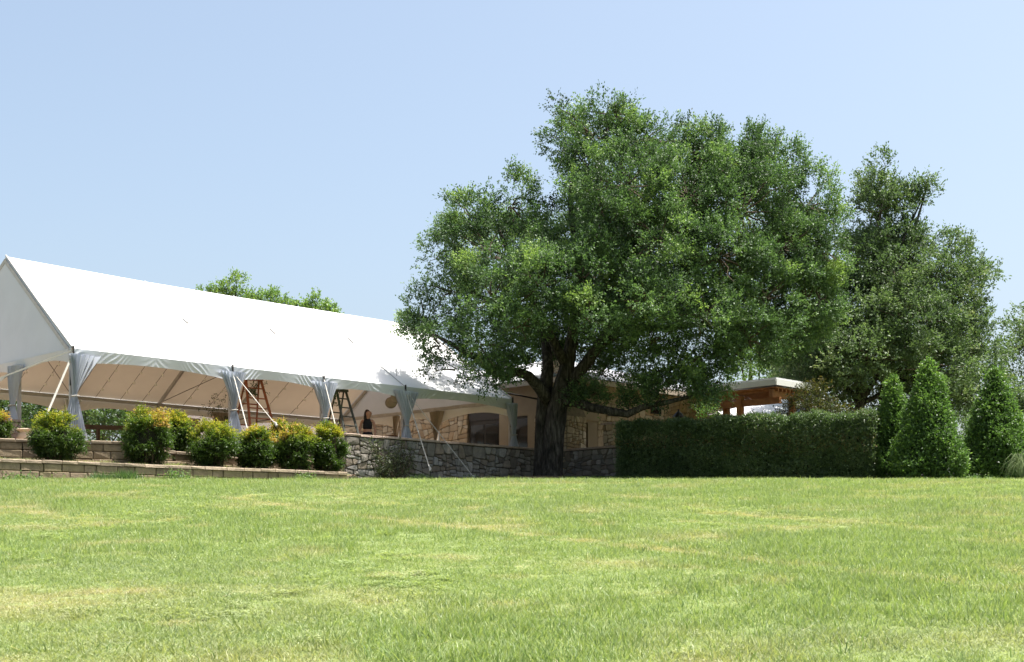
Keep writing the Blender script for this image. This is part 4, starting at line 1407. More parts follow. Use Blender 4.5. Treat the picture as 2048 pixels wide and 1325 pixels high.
def nandina(label, px, ytop, ybot, wpx, Y, seed, red=.0, n=2300):
    g_ = np.random.default_rng(seed)
    rr = random.Random(seed)
    b = at(px, ybot, Y)
    H = (HZ - ytop) / F * Y - b.z
    r0 = wpx / 2 * Y / F
    o = thing('nandina_shrub', b, label, 'shrub', 'nandina shrubs in the planting bed')
    # rounded clumps of fronds, taller ones on top
    nc = 64
    d = rdir(nc * 2, g_)
    d = d[d[:, 2] > -.97][:nc]
    nc = len(d)
    env = 1 + .13 * np.sin(3 * np.arctan2(d[:, 1], d[:, 0]) + seed) + .10 * g_.normal(size=nc)
    cc = np.array([b.x, b.y, b.z + H * .455]) + d * np.array([r0 * (.68 + .05 * math.sin(seed * 2.3)), r0 * .68, H * .385]) * env[:, None]
    cc[:, 2] = np.maximum(cc[:, 2], b.z + .10)
    cf = np.clip(g_.normal(.85, .3, nc), .15, 1.3)
    isred = g_.random(nc) < red
    ci = g_.integers(0, nc, n)
    q = rdir(n, g_)
    A = cc[ci] + q * (r0 * .25 * np.sqrt(g_.random(n)))[:, None] * np.array([1, 1, .8])
    up_ = (d[ci, 2] > .35)[:, None]
    sd = unit(d[ci] * np.array([.8, .8, .2]) + q * .5 + up_ * np.array([0, 0, .8]) + g_.normal(size=(n, 3)) * .3)
    K = 9
    P, D, N = sprigs(A, sd, K, .13 * g_.uniform(.6, 1.5, n), g_, up=-.1, spread=1.1, flat=.9, jit=.35)
    hh = (P[:, 2] - b.z) / H
    cfl = np.repeat(cf[ci], K)
    TT = .14 + .50 * np.clip((hh - .45) / .42, 0, 1) * cfl + np.repeat(g_.normal(0, .08, n), K) + np.tile(np.linspace(-.04, .08, K), n)
    redm = np.repeat(isred[ci], K) & (hh > .62) & (g_.random(len(hh)) < .75)
    TT = np.where(redm, g_.uniform(.80, 1, len(TT)), np.minimum(TT, .74))
    m = len(P)
    leaf_obj('foliage', P, D, N, g_.uniform(.045, .08, m), g_.uniform(.018, .03, m), TT, M['nandina'], o)
    mb = MB()
    for k in range(26):
        t_ = rr.uniform(0, 6.28)
        p = b + Vector((math.cos(t_), math.sin(t_), 0)) * rr.uniform(.05, r0 * .5) - UPV * .12
        e = b + Vector((math.cos(t_), math.sin(t_), 0)) * rr.uniform(.2, r0 * .8) + UPV * (H * rr.uniform(.6, .9))
        mb.tube(wobble(p, e, 3, .05, rr), [.012, .01, .008, .004], 4, False)
    build('canes', mb, M['twig'], o)['kind'] = 'stuff'
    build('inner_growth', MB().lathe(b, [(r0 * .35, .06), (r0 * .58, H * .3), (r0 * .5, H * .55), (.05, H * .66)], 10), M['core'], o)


nandina('yellow-topped shrub in front of the tent corner post', 112, 826, 917, 100, 32.1, 1, .05)
nandina('tall shrub with red and orange tips, largest of the row', 295, 817, 924, 106, 33.3, 2, .26)
nandina('shrub half hidden behind the red-tipped one', 352, 827, 908, 66, 34.9, 3, .08)
nandina('wide yellow-green shrub left of the orange ladder', 427, 848, 930, 106, 34.3, 4, .08)
nandina('yellow-green shrub below the orange ladder', 513, 853, 936, 80, 34.9, 5, .08)
nandina('orange-tipped shrub right of the orange ladder', 590, 850, 941, 82, 35.3, 6, .18)
nandina('small red-tipped shrub behind the orange-tipped one', 566, 837, 915, 52, 36.4, 7, .30, 1300)
nandina('last shrub of the row against the fieldstone wall end', 655, 849, 944, 70, 35.9, 8, .12)
nandina('shrub cut off by the left edge of the picture', -8, 818, 884, 46, 34.2, 9, .12, 1300)


# shrub trained on the fieldstone wall
def wall_shrub():
    g_ = np.random.default_rng(77)
    rr = random.Random(77)
    b = at(785, 962, 39.6)
    b.z = G(b.x, b.y)
    o = thing('wall_shrub', b, 'sparse grey-green shrub growing against the fieldstone wall', 'shrub')
    mb = MB()
    As, Ds = [], []
    for k in range(34):
        e = T(8.6 + rr.random() * 2.3, -.80 - rr.random() * .12, 2.3 + 1.12 * rr.random() ** .8)
        pts = wobble(b + Vector((rr.uniform(-.2, .2), 0, 0)), e, 5, .09, rr)
        mb.tube(pts, [.016, .013, .011, .009, .006, .003], 4, False)
        for j in range(24):
            i = rr.randrange(1, 5)
            p = pts[i].lerp(pts[i + 1], rr.random()) + Vector((rr.gauss(0, .10), rr.gauss(0, .05), rr.gauss(0, .10)))
            As.append(p)
            Ds.append(Vector((rr.gauss(0, 1), -.7 + rr.gauss(0, .4), .3 + rr.gauss(0, .6))))
    build('stems', mb, M['twig'], o)['kind'] = 'stuff'
    A, D0 = np.array(As), unit(np.array(Ds))
    P, D, N = sprigs(A, D0, 5, .11, g_)
    m = len(P)
    leaf_obj('foliage', P, D, N, g_.uniform(.04, .07, m), g_.uniform(.022, .036, m), g_.normal(.5, .22, m), M['silver'], o)


wall_shrub()


# weeds at the foot of the walls
def weed(label, px, ypx, Y, w_, h_, n, seed, blade=False, zoff=0.0):
    g_ = np.random.default_rng(seed)
    b = at(px, 0, Y)
    b.z = G(b.x, b.y) + zoff
    A = np.stack([b.x + g_.normal(0, w_ * .3, n), b.y + g_.normal(0, .10, n), np.full(n, b.z)], 1)
    if blade:
        D = unit(g_.normal(size=(n, 3)) * np.array([.5, .4, .1]) + np.array([0, 0, 1]))
        N = unit(g_.normal(size=(n, 3)) * np.array([1, 1, .2]))
        L, W, P = g_.uniform(h_ * .5, h_, n), .012, A
        TT = g_.normal(.4, .2, n)
    else:
        D0 = unit(g_.normal(size=(n, 3)) * np.array([.6, .5, .2]) + np.array([0, 0, .9]))
        P, D, N = sprigs(A, D0, 7, h_ * g_.uniform(.5, 1.1, n), g_, spread=1.4)
        L, W, TT = g_.uniform(.04, .07, len(P)), .035, g_.normal(.6, .2, len(P))
    return tag(leaf_obj('weed_clump', P, D, N, L, W, TT, M['weed']), label, 'weed', 'weeds at the foot of the walls')


weed('blue-green grassy weed clump, left of two at the low wall', 205, 960, 31.2, .5, .30, 420, 1, True)
weed('blue-green grassy weed clump, right of two at the low wall', 252, 960, 31.5, .5, .36, 520, 2, True)
weed('pale leafy weed at the low wall left of the grassy clumps', 45, 960, 30.4, .9, .22, 80, 3)
weed('bright leafy weed at the low wall below the wide yellow-green shrub', 358, 960, 32.4, .5, .28, 80, 4)
weed('bright grassy weed at the foot of the fieldstone wall', 845, 960, 38.6, .5, .30, 260, 5, True)
weed('small leafy weed at the fieldstone wall near the thin strap', 940, 960, 40.0, .5, .18, 50, 6)
weed('leafy weed on the low wall below the orange-tipped shrub', 615, 950, 34.6, .4, .25, 50, 7)
weed('straggly plants below the gap between the two right cone shrubs', 1925, 955, 36.4, 1.0, .24, 110, 8)
weed('strappy plants in front of the broad cone shrub', 1975, 955, 36.6, .9, .26, 120, 9, True)


def round_bush(label, px, ytop, Y, wpx, mat, seed, n, zb=FLOOR - .3, tint0=.4, leaf=.08):
    g2 = np.random.default_rng(seed)
    b = at(px, 0, Y)
    b.z = zb
    H = (HZ - ytop) / F * Y - zb
    r0 = wpx / 2 * Y / F
    o = thing('bush', b, label, 'bush')
    lob = [(np.array([b.x + r0 * .45 * math.cos(t_), b.y + r0 * .4 * math.sin(t_), b.z + H * zf]), np.array([r0 * .6, r0 * .6, H * .32])) for t_, zf in ((.3, .45), (1.6, .6), (2.9, .5), (4.2, .66), (5.3, .4))]
    P, D, N, TT, CL = crown(lob, n, 15, 9, .26, leaf, g2, clump=.3, tint0=tint0, low=1.0, inner=.55)
    m = len(P)
    leaf_obj('foliage', P, D, N, g2.uniform(leaf * .75, leaf * 1.25, m), leaf * .5, TT, mat, o)
    mb = MB()
    r3 = random.Random(seed)
    for c_, cc in CL:
        for k in range(0, len(cc), 2):
            mb.tube(wobble(b, cc[k], 3, .1, r3), [.02, .016, .012, .005], 4, False)
    build('stems', mb, M['twig'], o)['kind'] = 'stuff'


M['bronze'] = leaf_mat('bronze_leaves', [(0.0, (0.022, 0.026, 0.011)), (0.5, (0.052, 0.056, 0.022)), (1.0, (0.15, 0.11, 0.03))], 0.35)
round_bush('bronze-green bush right of the pavilion above the hedge', 1630, 745, 44.5, 104, M['bronze'], 41, 11)
round_bush('dark bush behind the hedge beside the live oak trunks', 1700, 790, 46.0, 90, M['bronze'], 42, 4.0, tint0=.3)
round_bush('dull green bush between the two right cone shrubs', 1925, 815, 43.0, 90, M['live_oak'], 43, 4.5)
round_bush('dull green bush behind the fountain grass', 2050, 850, 44.0, 90, M['live_oak'], 44, 4.0)
round_bush('bright green bush under the right end of the oak crown', 1415, 790, 47.0, 44, M['far_tree'], 45, 4.0, tint0=.5)

# fountain grass at the right edge
g_ = np.random.default_rng(12)
fb = at(2046, 0, 36.0)
fb.z = G(fb.x, fb.y)
mb = MB()
rr = random.Random(12)
for k in range(150):
    th = rr.uniform(0, 6.28)
    ln, hh = rr.uniform(.18, .48), rr.uniform(.4, .8)
    o_ = Vector((math.cos(th), math.sin(th), 0))
    mb.tube([fb + o_ * .04, fb + o_ * ln * .3 + UPV * hh * .75, fb + o_ * ln * .7 + UPV * hh, fb + o_ * ln * 1.05 + UPV * hh * .8, fb + o_ * ln * 1.3 + UPV * hh * rr.uniform(.2, .55)], [.006, .006, .005, .004, .002], 3, False)
M['fgrass'] = pm('fountain_grass_blade', (0.20, 0.25, 0.11), .6, .4, 4)
tag(build('fountain_grass', mb, M['fgrass']), 'arching fountain grass at the right edge of the lawn', 'grass')

# ------------------------------------------------------------------ things under the tent
def stepladder(label, px, Y, ytop, mat, rot, wtop=.36, wbot=.62, steps=7):
    b = at(px, 0, Y)
    b.z = FLOOR
    H = (HZ - ytop) / F * Y - FLOOR
    o = thing('stepladder', b, label, 'ladder', 'stepladders under the tent')
    ca_, sa_ = math.cos(rot), math.sin(rot)
    ax, ay = Vector((ca_, sa_, 0)), Vector((-sa_, ca_, 0))
    sp = H * .34

    def rail(x0, x1, y0, name, w_=.075):
        build(name, MB().beam(b + ax * x0 + ay * y0, b + ax * x1 + ay * (.03 if y0 < 0 else .10) + UPV * (H - .04), w_, .028, ay), mat, o)
    rail(-wbot / 2, -wtop / 2, -sp, 'front_rail')
    rail(wbot / 2, wtop / 2, -sp, 'front_rail')
    rail(-wbot / 2 + .03, -wtop / 2 + .03, sp, 'rear_rail', .045)
    rail(wbot / 2 - .03, wtop / 2 - .03, sp, 'rear_rail', .045)
    for k in range(1, steps + 1):
        q = k / (steps + 1)
        w_ = (wbot + (wtop - wbot) * q) / 2
        build('step', MB().box(b + ay * (-sp + (sp + .03) * q) + UPV * (H * q), w_, .045, .014, ax, ay), mat, o)
    for q in (.2, .45, .7):
        w_ = (wbot + (wtop - wbot) * q) / 2 - .03
        build('rear_brace', MB().box(b + ay * (sp + (.10 - sp) * q) + UPV * (H * q), w_, .012, .018, ax, ay), mat, o)
    build('top_cap', MB().box(b + ay * .06 + UPV * (H - .02), wtop / 2 + .03, .12, .035, ax, ay), mat, o)
    for s_ in (-1, 1):
        q = .5
        w_ = (wbot + (wtop - wbot) * q) / 2
        build('spreader', MB().beam(b + ax * (s_ * w_) + ay * (-sp * .48) + UPV * H * q, b + ax * (s_ * (w_ - .03)) + ay * (sp * .55) + UPV * H * q, .02, .02), M['dark_metal'], o)
    return o


stepladder('tall orange-brown stepladder under the tent', 508, 39.6, 757, M['ladder_orange'], R(40), wtop=.50, wbot=1.0)
stepladder('dark grey stepladder beside the standing person', 684, 40.6, 780, M['ladder_grey'], R(48), wtop=.36, wbot=.66)


def garland(label, c_, n, seed, r_):
    g2 = np.random.default_rng(seed)
    A = np.array(c_) + g2.normal(size=(n, 3)) * np.array(r_)
    D0 = unit(g2.normal(size=(n, 3)) + np.array([0, 0, -.6]))
    P, D, N = sprigs(A, D0, 7, .18, g2)
    m = len(P)
    o = leaf_obj('garland', P, D, N, g2.uniform(.05, .09, m), g2.uniform(.025, .04, m), g2.normal(.25, .15, m), M['thicket'])
    tag(o, label, 'garland', 'greenery being hung under the tent')


garland('dark leafy garland on the top of the orange ladder', at(506, 778, 39.5), 26, 1, (.16, .1, .14))
garland('dark greenery hanging at the left of the dark ladder', at(672, 797, 40.0), 18, 2, (.10, .08, .16))
garland('mass of dark greenery on the far post left of the orange ladder', at(437, 825, 46.0), 60, 3, (.3, .2, .35))


def disc_lantern(label, px, py, Y, r_, tilt):
    c_ = at(px, py, Y)
    o = thing('hanging_lantern', c_, label, 'lantern', 'round pale lanterns under the tent')
    mb = MB().lathe((0, 0, 0), [(r_ * .2, -r_ * .24), (r_ * .75, -r_ * .18), (r_, 0), (r_ * .75, r_ * .18), (r_ * .2, r_ * .24)], 24)
    mb.v = [tuple(Matrix.Rotation(tilt, 3, 'X') @ Vector(v_) + c_) for v_ in mb.v]
    build('shade', mb, M['straw_disc'], o, smooth=True)
    build('cord', MB().tube([c_ + UPV * r_ * .4, c_ + UPV * 1.2], .006, 4), M['cable'], o)


disc_lantern('pale round lantern nearest the curtain right of the person', 793, 795, 42.2, .19, R(80))
disc_lantern('darker round lantern lower left of the pale one', 782, 806, 44.5, .2, R(80))

# stone pillar and urn at the left
p = at(29, 0, 35.2)
pl2 = thing('stone_pillar', (p.x, p.y, FLOOR), 'pale stone pillar with black box at the tent gable end', 'pillar')
build('core', MB().box((p.x, p.y, FLOOR + .36), .13, .13, .36, U, V), M['mortar_tan'], pl2)
for ax, nr in ((U, -V), (-V, -U)):
    o_ = p - ax * .15 + nr * .13
    stones_on(pl2, Vector((o_.x, o_.y, FLOOR)), ax, nr, .30, .70, .17, .015, r2, M['coping'], .02, .02, 1.0)
build('cap_stone', MB().box((p.x, p.y, FLOOR + .745), .18, .18, .03, U, V), M['coping'], pl2)
pp = at(19, 853, 34.9)
build('lantern_box', MB().box(pp, .05, .05, .10), M['dark_metal'], pl2)
ub = at(60, 0, 34.6)
urn = thing('plant_urn', (ub.x, ub.y, FLOOR), 'sand-coloured pottery urn beside the yellow-topped shrub', 'pot')
build('pot', MB().lathe((ub.x, ub.y, FLOOR), [(.18, 0), (.22, .02), (.31, .14), (.335, .26), (.29, .36), (.27, .39), (.31, .42), (.345, .44), (.33, .47), (.27, .46), (.25, .40)], 28), M['terracotta'], urn, smooth=True)
g2 = np.random.default_rng(3)
A = np.array([ub.x, ub.y, FLOOR + .42]) + g2.normal(size=(46, 3)) * np.array([.10, .10, .02])
P, D, N = sprigs(A, unit(g2.normal(size=(46, 3)) * .6 + np.array([0, 0, .9])), 7, .24, g2, spread=1.0)
leaf_obj('plant', P, D, N, g2.uniform(.06, .12, len(P)), .025, g2.normal(.45, .2, len(P)), M['weed'], urn)
# wooden rails at the back of the terrace
for (pa, pb_, y, Y, lab) in ((130, 262, 853, 43.0, 'dark timber rail behind the tent corner'), (392, 470, 849, 44.0, 'dark timber rail right of the small pale pillar')):
    a, b = at(pa, y, Y), at(pb_, y + 4, Y + .3)
    o = thing('timber_rail', (a.x, a.y, FLOOR), lab, 'rail')
    build('rail', MB().beam(a, b, .10, .14), M['old_timber'], o)
    for q in (.05, .5, .95):
        c_ = a.lerp(b, q)
        build('post', MB().beam(Vector((c_.x, c_.y, FLOOR)), c_ - UPV * .07, .1, .1, U), M['old_timber'], o)
p = at(384, 0, 42.5)
o = thing('stone_pillar', (p.x, p.y, FLOOR), 'small pale pillar seen behind the wide yellow-green shrub', 'pillar')
zt2 = (HZ - 842) / F * 42.5
build('shaft', MB().box((p.x, p.y, (FLOOR + zt2) / 2), .15, .15, (zt2 - FLOOR) / 2, U, V), M['coping'], o)
build('cap_stone', MB().box((p.x, p.y, zt2 + .03), .19, .19, .03, U, V), M['coping'], o)


# two chairs behind the parapet
def chair(label, px, Y, rot, ztop):
    b = at(px, 0, Y)
    b.z = FLOOR
    o = thing('banquet_chair', b, label, 'chair', 'brown chairs behind the parapet')
    ax, ay = Vector((math.cos(rot), math.sin(rot), 0)), Vector((-math.sin(rot), math.cos(rot), 0))
    build('seat', MB().box(b + UPV * .45, .21, .21, .022, ax, ay), M['chair'], o)
    for sx in (-1, 1):
        build('leg', MB().beam(b + ax * .19 * sx - ay * .19, b + ax * .18 * sx - ay * .18 + UPV * .44, .035, .035, ay), M['chair'], o)
        build('leg', MB().beam(b + ax * .19 * sx + ay * .21, b + ax * .18 * sx + ay * .18 + UPV * .44, .035, .035, ay), M['chair'], o)
        build('back_post', MB().beam(b + ax * .18 * sx + ay * .19 + UPV * .45, b + ax * .17 * sx + ay * .24 + UPV * (ztop - .02), .035, .035, ay), M['chair'], o)
    mb = MB()
    mb.tube([b + ax * x + ay * (.245 + .03 * (1 - (x / .2) ** 2)) + UPV * (ztop + .03 * (1 - (x / .2) ** 2)) for x in np.linspace(-.2, .2, 9)], .035, 7)
    build('back_rail', mb, M['chair'], o, smooth=True)
    build('back_slat', MB().box(b + ay * .22 + UPV * (ztop - .2), .16, .012, .04, ax, ay), M['chair'], o)


chair('brown chair just showing above the parapet, left of two', 759, 43.2, R(20), .96)
chair('brown chair just showing above the parapet, right of two', 778, 42.6, R(-15), 1.0)


# ------------------------------------------------------------------ the person
def skin_mesh(name, verts, edges, radii, mat, parent, root=0, sub=2):
    me = bpy.data.meshes.new(name)
    me.from_pydata([tuple(v_) for v_ in verts], edges, [])
    o = bpy.data.objects.new(name, me)
    COL.objects.link(o)
    o.modifiers.new('skin', 'SKIN')
    for i, r_ in enumerate(radii):
        sv = me.skin_vertices[0].data[i]
        sv.radius = (r_, r_) if not hasattr(r_, '__len__') else r_
        sv.use_root = (i == root)
    s_ = o.modifiers.new('sub', 'SUBSURF')
    s_.levels = s_.render_levels = sub
    dg = bpy.context.evaluated_depsgraph_get()
    new = bpy.data.meshes.new_from_object(o.evaluated_get(dg))
    bpy.data.objects.remove(o)
    new.polygons.foreach_set('use_smooth', [True] * len(new.polygons))
    new.materials.clear()
    new.materials.append(mat)
    o = bpy.data.objects.new(name, new)
    COL.objects.link(o)
    o.parent = parent
    return o


pb_ = at(735, 0, 41.6)
pe = thing('person', (pb_.x, pb_.y, FLOOR), 'person with long dark hair in black crop top and black trousers, looking right', 'person')
# local frame: x to the photograph's right, -y towards the camera, metres
BV = [(0, 0, .96), (0, 0, 1.06), (0, .01, 1.20), (0, .01, 1.33), (0.005, .015, 1.42), (.02, .0, 1.49), (.03, -.005, 1.545), (.045, -.01, 1.62), (.04, 0, 1.69),
      (-.17, .01, 1.39), (-.235, .01, 1.15), (-.225, -.03, .91), (-.215, -.06, .84),
      (.17, .01, 1.39), (.235, .02, 1.15), (.24, -.04, .93), (.235, -.08, .86),
      (-.09, 0, .90), (-.10, -.01, .50), (-.11, .02, .09), (-.115, -.10, .04),
      (.09, 0, .90), (.11, .0, .50), (.125, .03, .09), (.14, -.09, .04)]
BE = [(0, 1), (1, 2), (2, 3), (3, 4), (4, 5), (5, 6), (6, 7), (7, 8), (3, 9), (9, 10), (10, 11), (11, 12), (3, 13), (13, 14), (14, 15), (15, 16), (0, 17), (17, 18), (18, 19), (19, 20), (0, 21), (21, 22), (22, 23), (23, 24)]
BR = [(.155, .11), (.125, .09), (.13, .095), (.135, .10), .06, .052, (.085, .09), (.098, .108), (.075, .085),
      .055, .042, .032, .03, .055, .042, .032, .03, .09, .062, .042, .035, .09, .062, .042, .035]
skin_mesh('body', BV, BE, BR, M['skin'], pe)
# hands: five fingers each
for hx, hz, sx in ((-.213, .82, 1), (.235, .84, -1)):
    vs, es, rd = [(hx, -.065, hz + .03), (hx, -.075, hz - .03)], [(0, 1)], [.028, .03]
    for k, (dy, ln) in enumerate(((-.03, .07), (-.01, .08), (.01, .075), (.028, .06))):
        i = len(vs)
        vs += [(hx + .004 * sx, -.075 + dy, hz - .055), (hx + .012 * sx, -.08 + dy, hz - .055 - ln * .5), (hx + .03 * sx, -.08 + dy, hz - .055 - ln)]
        es += [(1, i), (i, i + 1), (i + 1, i + 2)]
        rd += [.010, .009, .008]
    i = len(vs)
    vs += [(hx + .02 * sx, -.115, hz - .02), (hx + .03 * sx, -.125, hz - .06)]
    es += [(1, i), (i, i + 1)]
    rd += [.011, .009]
    skin_mesh('hand', vs, es, rd, M['skin'], pe, 0, 1)
# clothes slightly larger than the body
skin_mesh('crop_top', [(0, .005, 1.09), (0, .01, 1.20), (0, .01, 1.31), (0, .012, 1.37), (-.08, .012, 1.45), (.085, .012, 1.45)], [(0, 1), (1, 2), (2, 3), (3, 4), (3, 5)], [(.15, .12), (.165, .14), (.16, .13), (.13, .11), .045, .045], M['black_cloth'], pe)
skin_mesh('trousers', [(0, 0, 1.08), (0, 0, .97), (-.09, 0, .88), (-.105, -.01, .50), (-.115, .01, .10), (.09, 0, .88), (.115, 0, .50), (.13, .02, .10)], [(0, 1), (1, 2), (2, 3), (3, 4), (1, 5), (5, 6), (6, 7)], [(.155, .12), (.19, .14), .11, .085, .08, .105, .085, .08], M['black_cloth'], pe)
skin_mesh('hair', [(.055, .012, 1.705), (-.005, .04, 1.66), (-.035, .05, 1.57), (-.06, .045, 1.47), (-.075, .03, 1.36)], [(0, 1), (1, 2), (2, 3), (3, 4)], [(.09, .105), (.11, .115), (.10, .09), (.09, .07), .05], M['hair'], pe)
# face: nose, eyes, mouth, ear
build('nose', MB().tube([pe.location + Vector((.105, -.055, 1.635)), pe.location + Vector((.135, -.06, 1.605)), pe.location + Vector((.11, -.055, 1.597))], [.008, .014, .010], 6), M['skin'], pe, smooth=True)
for dy in (-.075, -.005):
    build('eye', MB().lathe(pe.location + Vector((.098, dy, 1.63)), [(.004, -.006), (.009, 0), (.004, .006)], 7), M['hair'], pe)
build('mouth', MB().box(pe.location + Vector((.112, -.045, 1.572)), .008, .022, .005), M['chair'], pe)
build('ear', MB().lathe(pe.location + Vector((.03, -.10, 1.615)), [(.006, -.03), (.018, -.01), (.018, .015), (.006, .03)], 8), M['skin'], pe)

# ------------------------------------------------------------------ grass
def blades(n, r_, hmin, hmax, wd, lean, rng):
    a = rng.random(n) * 6.283
    q = np.sqrt(rng.random(n)) * r_
    B = np.stack([q * np.cos(a), q * np.sin(a), 0 * q], 1)
    h = rng.uniform(hmin, hmax, n)
    d = unit(np.stack([rng.normal(0, lean, n), rng.normal(0, lean, n), np.ones(n)], 1))
    yaw = rng.random(n) * 6.283
    s_ = np.stack([np.cos(yaw), np.sin(yaw), 0 * yaw], 1) * (wd * rng.uniform(.7, 1.3, n))[:, None] / 2
    bend = np.stack([rng.normal(0, .35, n), rng.normal(0, .35, n), 0 * h], 1) * h[:, None]
    m_ = B + d * (h * .55)[:, None] + bend * .25
    t_ = B + d * h[:, None] + bend
    v_ = np.stack([B - s_, B + s_, m_ + s_ * .85, m_ - s_ * .85, t_], 1).reshape(-1, 3)
    f_ = []
    for i in range(n):
        k = 5 * i
        f_ += [(k, k + 1, k + 2, k + 3), (k + 3, k + 2, k + 4)]
    tint = np.repeat(rng.random(n), 5)
    return v_, f_, tint


def clover(n, r_, rng):
    vs, fs, ti = [], [], []
    for i in range(n):
        a, q = rng.random() * 6.283, math.sqrt(rng.random()) * r_
        c_ = np.array([q * math.cos(a), q * math.sin(a), rng.uniform(.02, .05)])
        s_ = rng.uniform(.009, .016)
        for k in range(3):
            t_ = k * 2.094 + a
            d = np.array([math.cos(t_), math.sin(t_), rng.uniform(-.2, .5)])
            e = np.array([-math.sin(t_), math.cos(t_), 0])
            b = len(vs)
            vs += [c_, c_ + d * s_ + e * s_ * .6, c_ + d * s_ * 1.5, c_ + d * s_ - e * s_ * .6]
            fs.append((b, b + 1, b + 2, b + 3))
            ti += [.45 + .2 * rng.random()] * 4
    return np.array(vs), fs, np.array(ti)


t = NT('grass_blade')
ta = t.node('ShaderNodeAttribute', attribute_name='tint').outputs['Fac']
dry = t.node('ShaderNodeAttribute', attribute_name='dry', attribute_type='INSTANCER').outputs['Fac']
hue = t.node('ShaderNodeAttribute', attribute_name='hue', attribute_type='INSTANCER').outputs['Fac']
ca_ = t.ramp(ta, [(0.0, (0.140, 0.215, 0.072)), (0.5, (0.232, 0.300, 0.112)), (1.0, (0.34, 0.395, 0.18))])
cb_ = t.ramp(ta, [(0.0, (0.14, 0.20, 0.085)), (0.5, (0.23, 0.29, 0.13)), (1.0, (0.35, 0.40, 0.21))])
cd_ = t.ramp(ta, [(0.0, (0.27, 0.255, 0.135)), (0.5, (0.38, 0.345, 0.20)), (1.0, (0.50, 0.44, 0.29))])
cx_ = t.mix(dry, t.mix(hue, ca_, cb_), cd_)
t.link(cx_, t.b.inputs['Base Color'])
t.b.inputs['Roughness'].default_value = .5
t.b.inputs['Specular IOR Level'].default_value = .35
tr = t.node('ShaderNodeBsdfTranslucent')
t.link(t.mix(1.0, cx_, (1.42, 1.45, .75), 'MULTIPLY'), tr.inputs[0])
mx = t.node('ShaderNodeMixShader')
mx.inputs[0].default_value = .38
t.link(t.b.outputs[0], mx.inputs[1])
t.link(tr.outputs[0], mx.inputs[2])
t.link(mx.outputs[0], t.out.inputs[0])
M['grass'] = t.m

tufts = bpy.data.collections.new('grass_tufts')
grng = np.random.default_rng(99)
TYPES = []
for k in range(4):
    v_, f_, ti = blades(44, .11, .016, .045, .006, 1.0, grng)
    TYPES.append((v_, f_, ti * .85 + .02))          # 0-3 mown turf
for k in range(3):
    v_, f_, ti = blades(32, .10, .022, .08, .0055, .7, grng)
    TYPES.append((v_, f_, ti * .78))             # 4-6 longer upright blades
for k in range(2):
    TYPES.append(clover(26, .11, grng))                                  # 7-8 clover
for k in range(3):
    v_, f_, ti = blades(4, .10, .06, .13, .007, .16, grng)             # 9-11 lone tall dark blades
    TYPES.append((v_, f_, ti * .25 - .1))
v_, f_, ti = blades(2, .10, .14, .30, .004, 2.2, grng)                   # 12 loose pale straws
TYPES.append((v_, f_, ti * .3 + .7))
for i, (v_, f_, ti) in enumerate(TYPES):
    me = bpy.data.meshes.new('grass_tuft')
    me.from_pydata(v_.tolist(), [], f_)
    at_ = me.attributes.new('tint', 'FLOAT', 'POINT')
    at_.data.foreach_set('value', ti.astype(np.float32))
    me.materials.append(M['grass'])
    o = bpy.data.objects.new('grass_tuft_%02d' % i, me)
    tufts.objects.link(o)


def vnoise(x, y, s_, seed):
    """smooth value noise"""
    r_ = np.random.default_rng(seed).random((64, 64))
    x, y = x * s_, y * s_
    xi, yi = np.floor(x).astype(int), np.floor(y).astype(int)
    fx, fy = x - xi, y - yi
    fx, fy = fx * fx * (3 - 2 * fx), fy * fy * (3 - 2 * fy)
    g00, g10 = r_[xi % 64, yi % 64], r_[(xi + 1) % 64, yi % 64]
    g01, g11 = r_[xi % 64, (yi + 1) % 64], r_[(xi + 1) % 64, (yi + 1) % 64]
    return (g00 * (1 - fx) + g10 * fx) * (1 - fy) + (g01 * (1 - fx) + g11 * fx) * fy


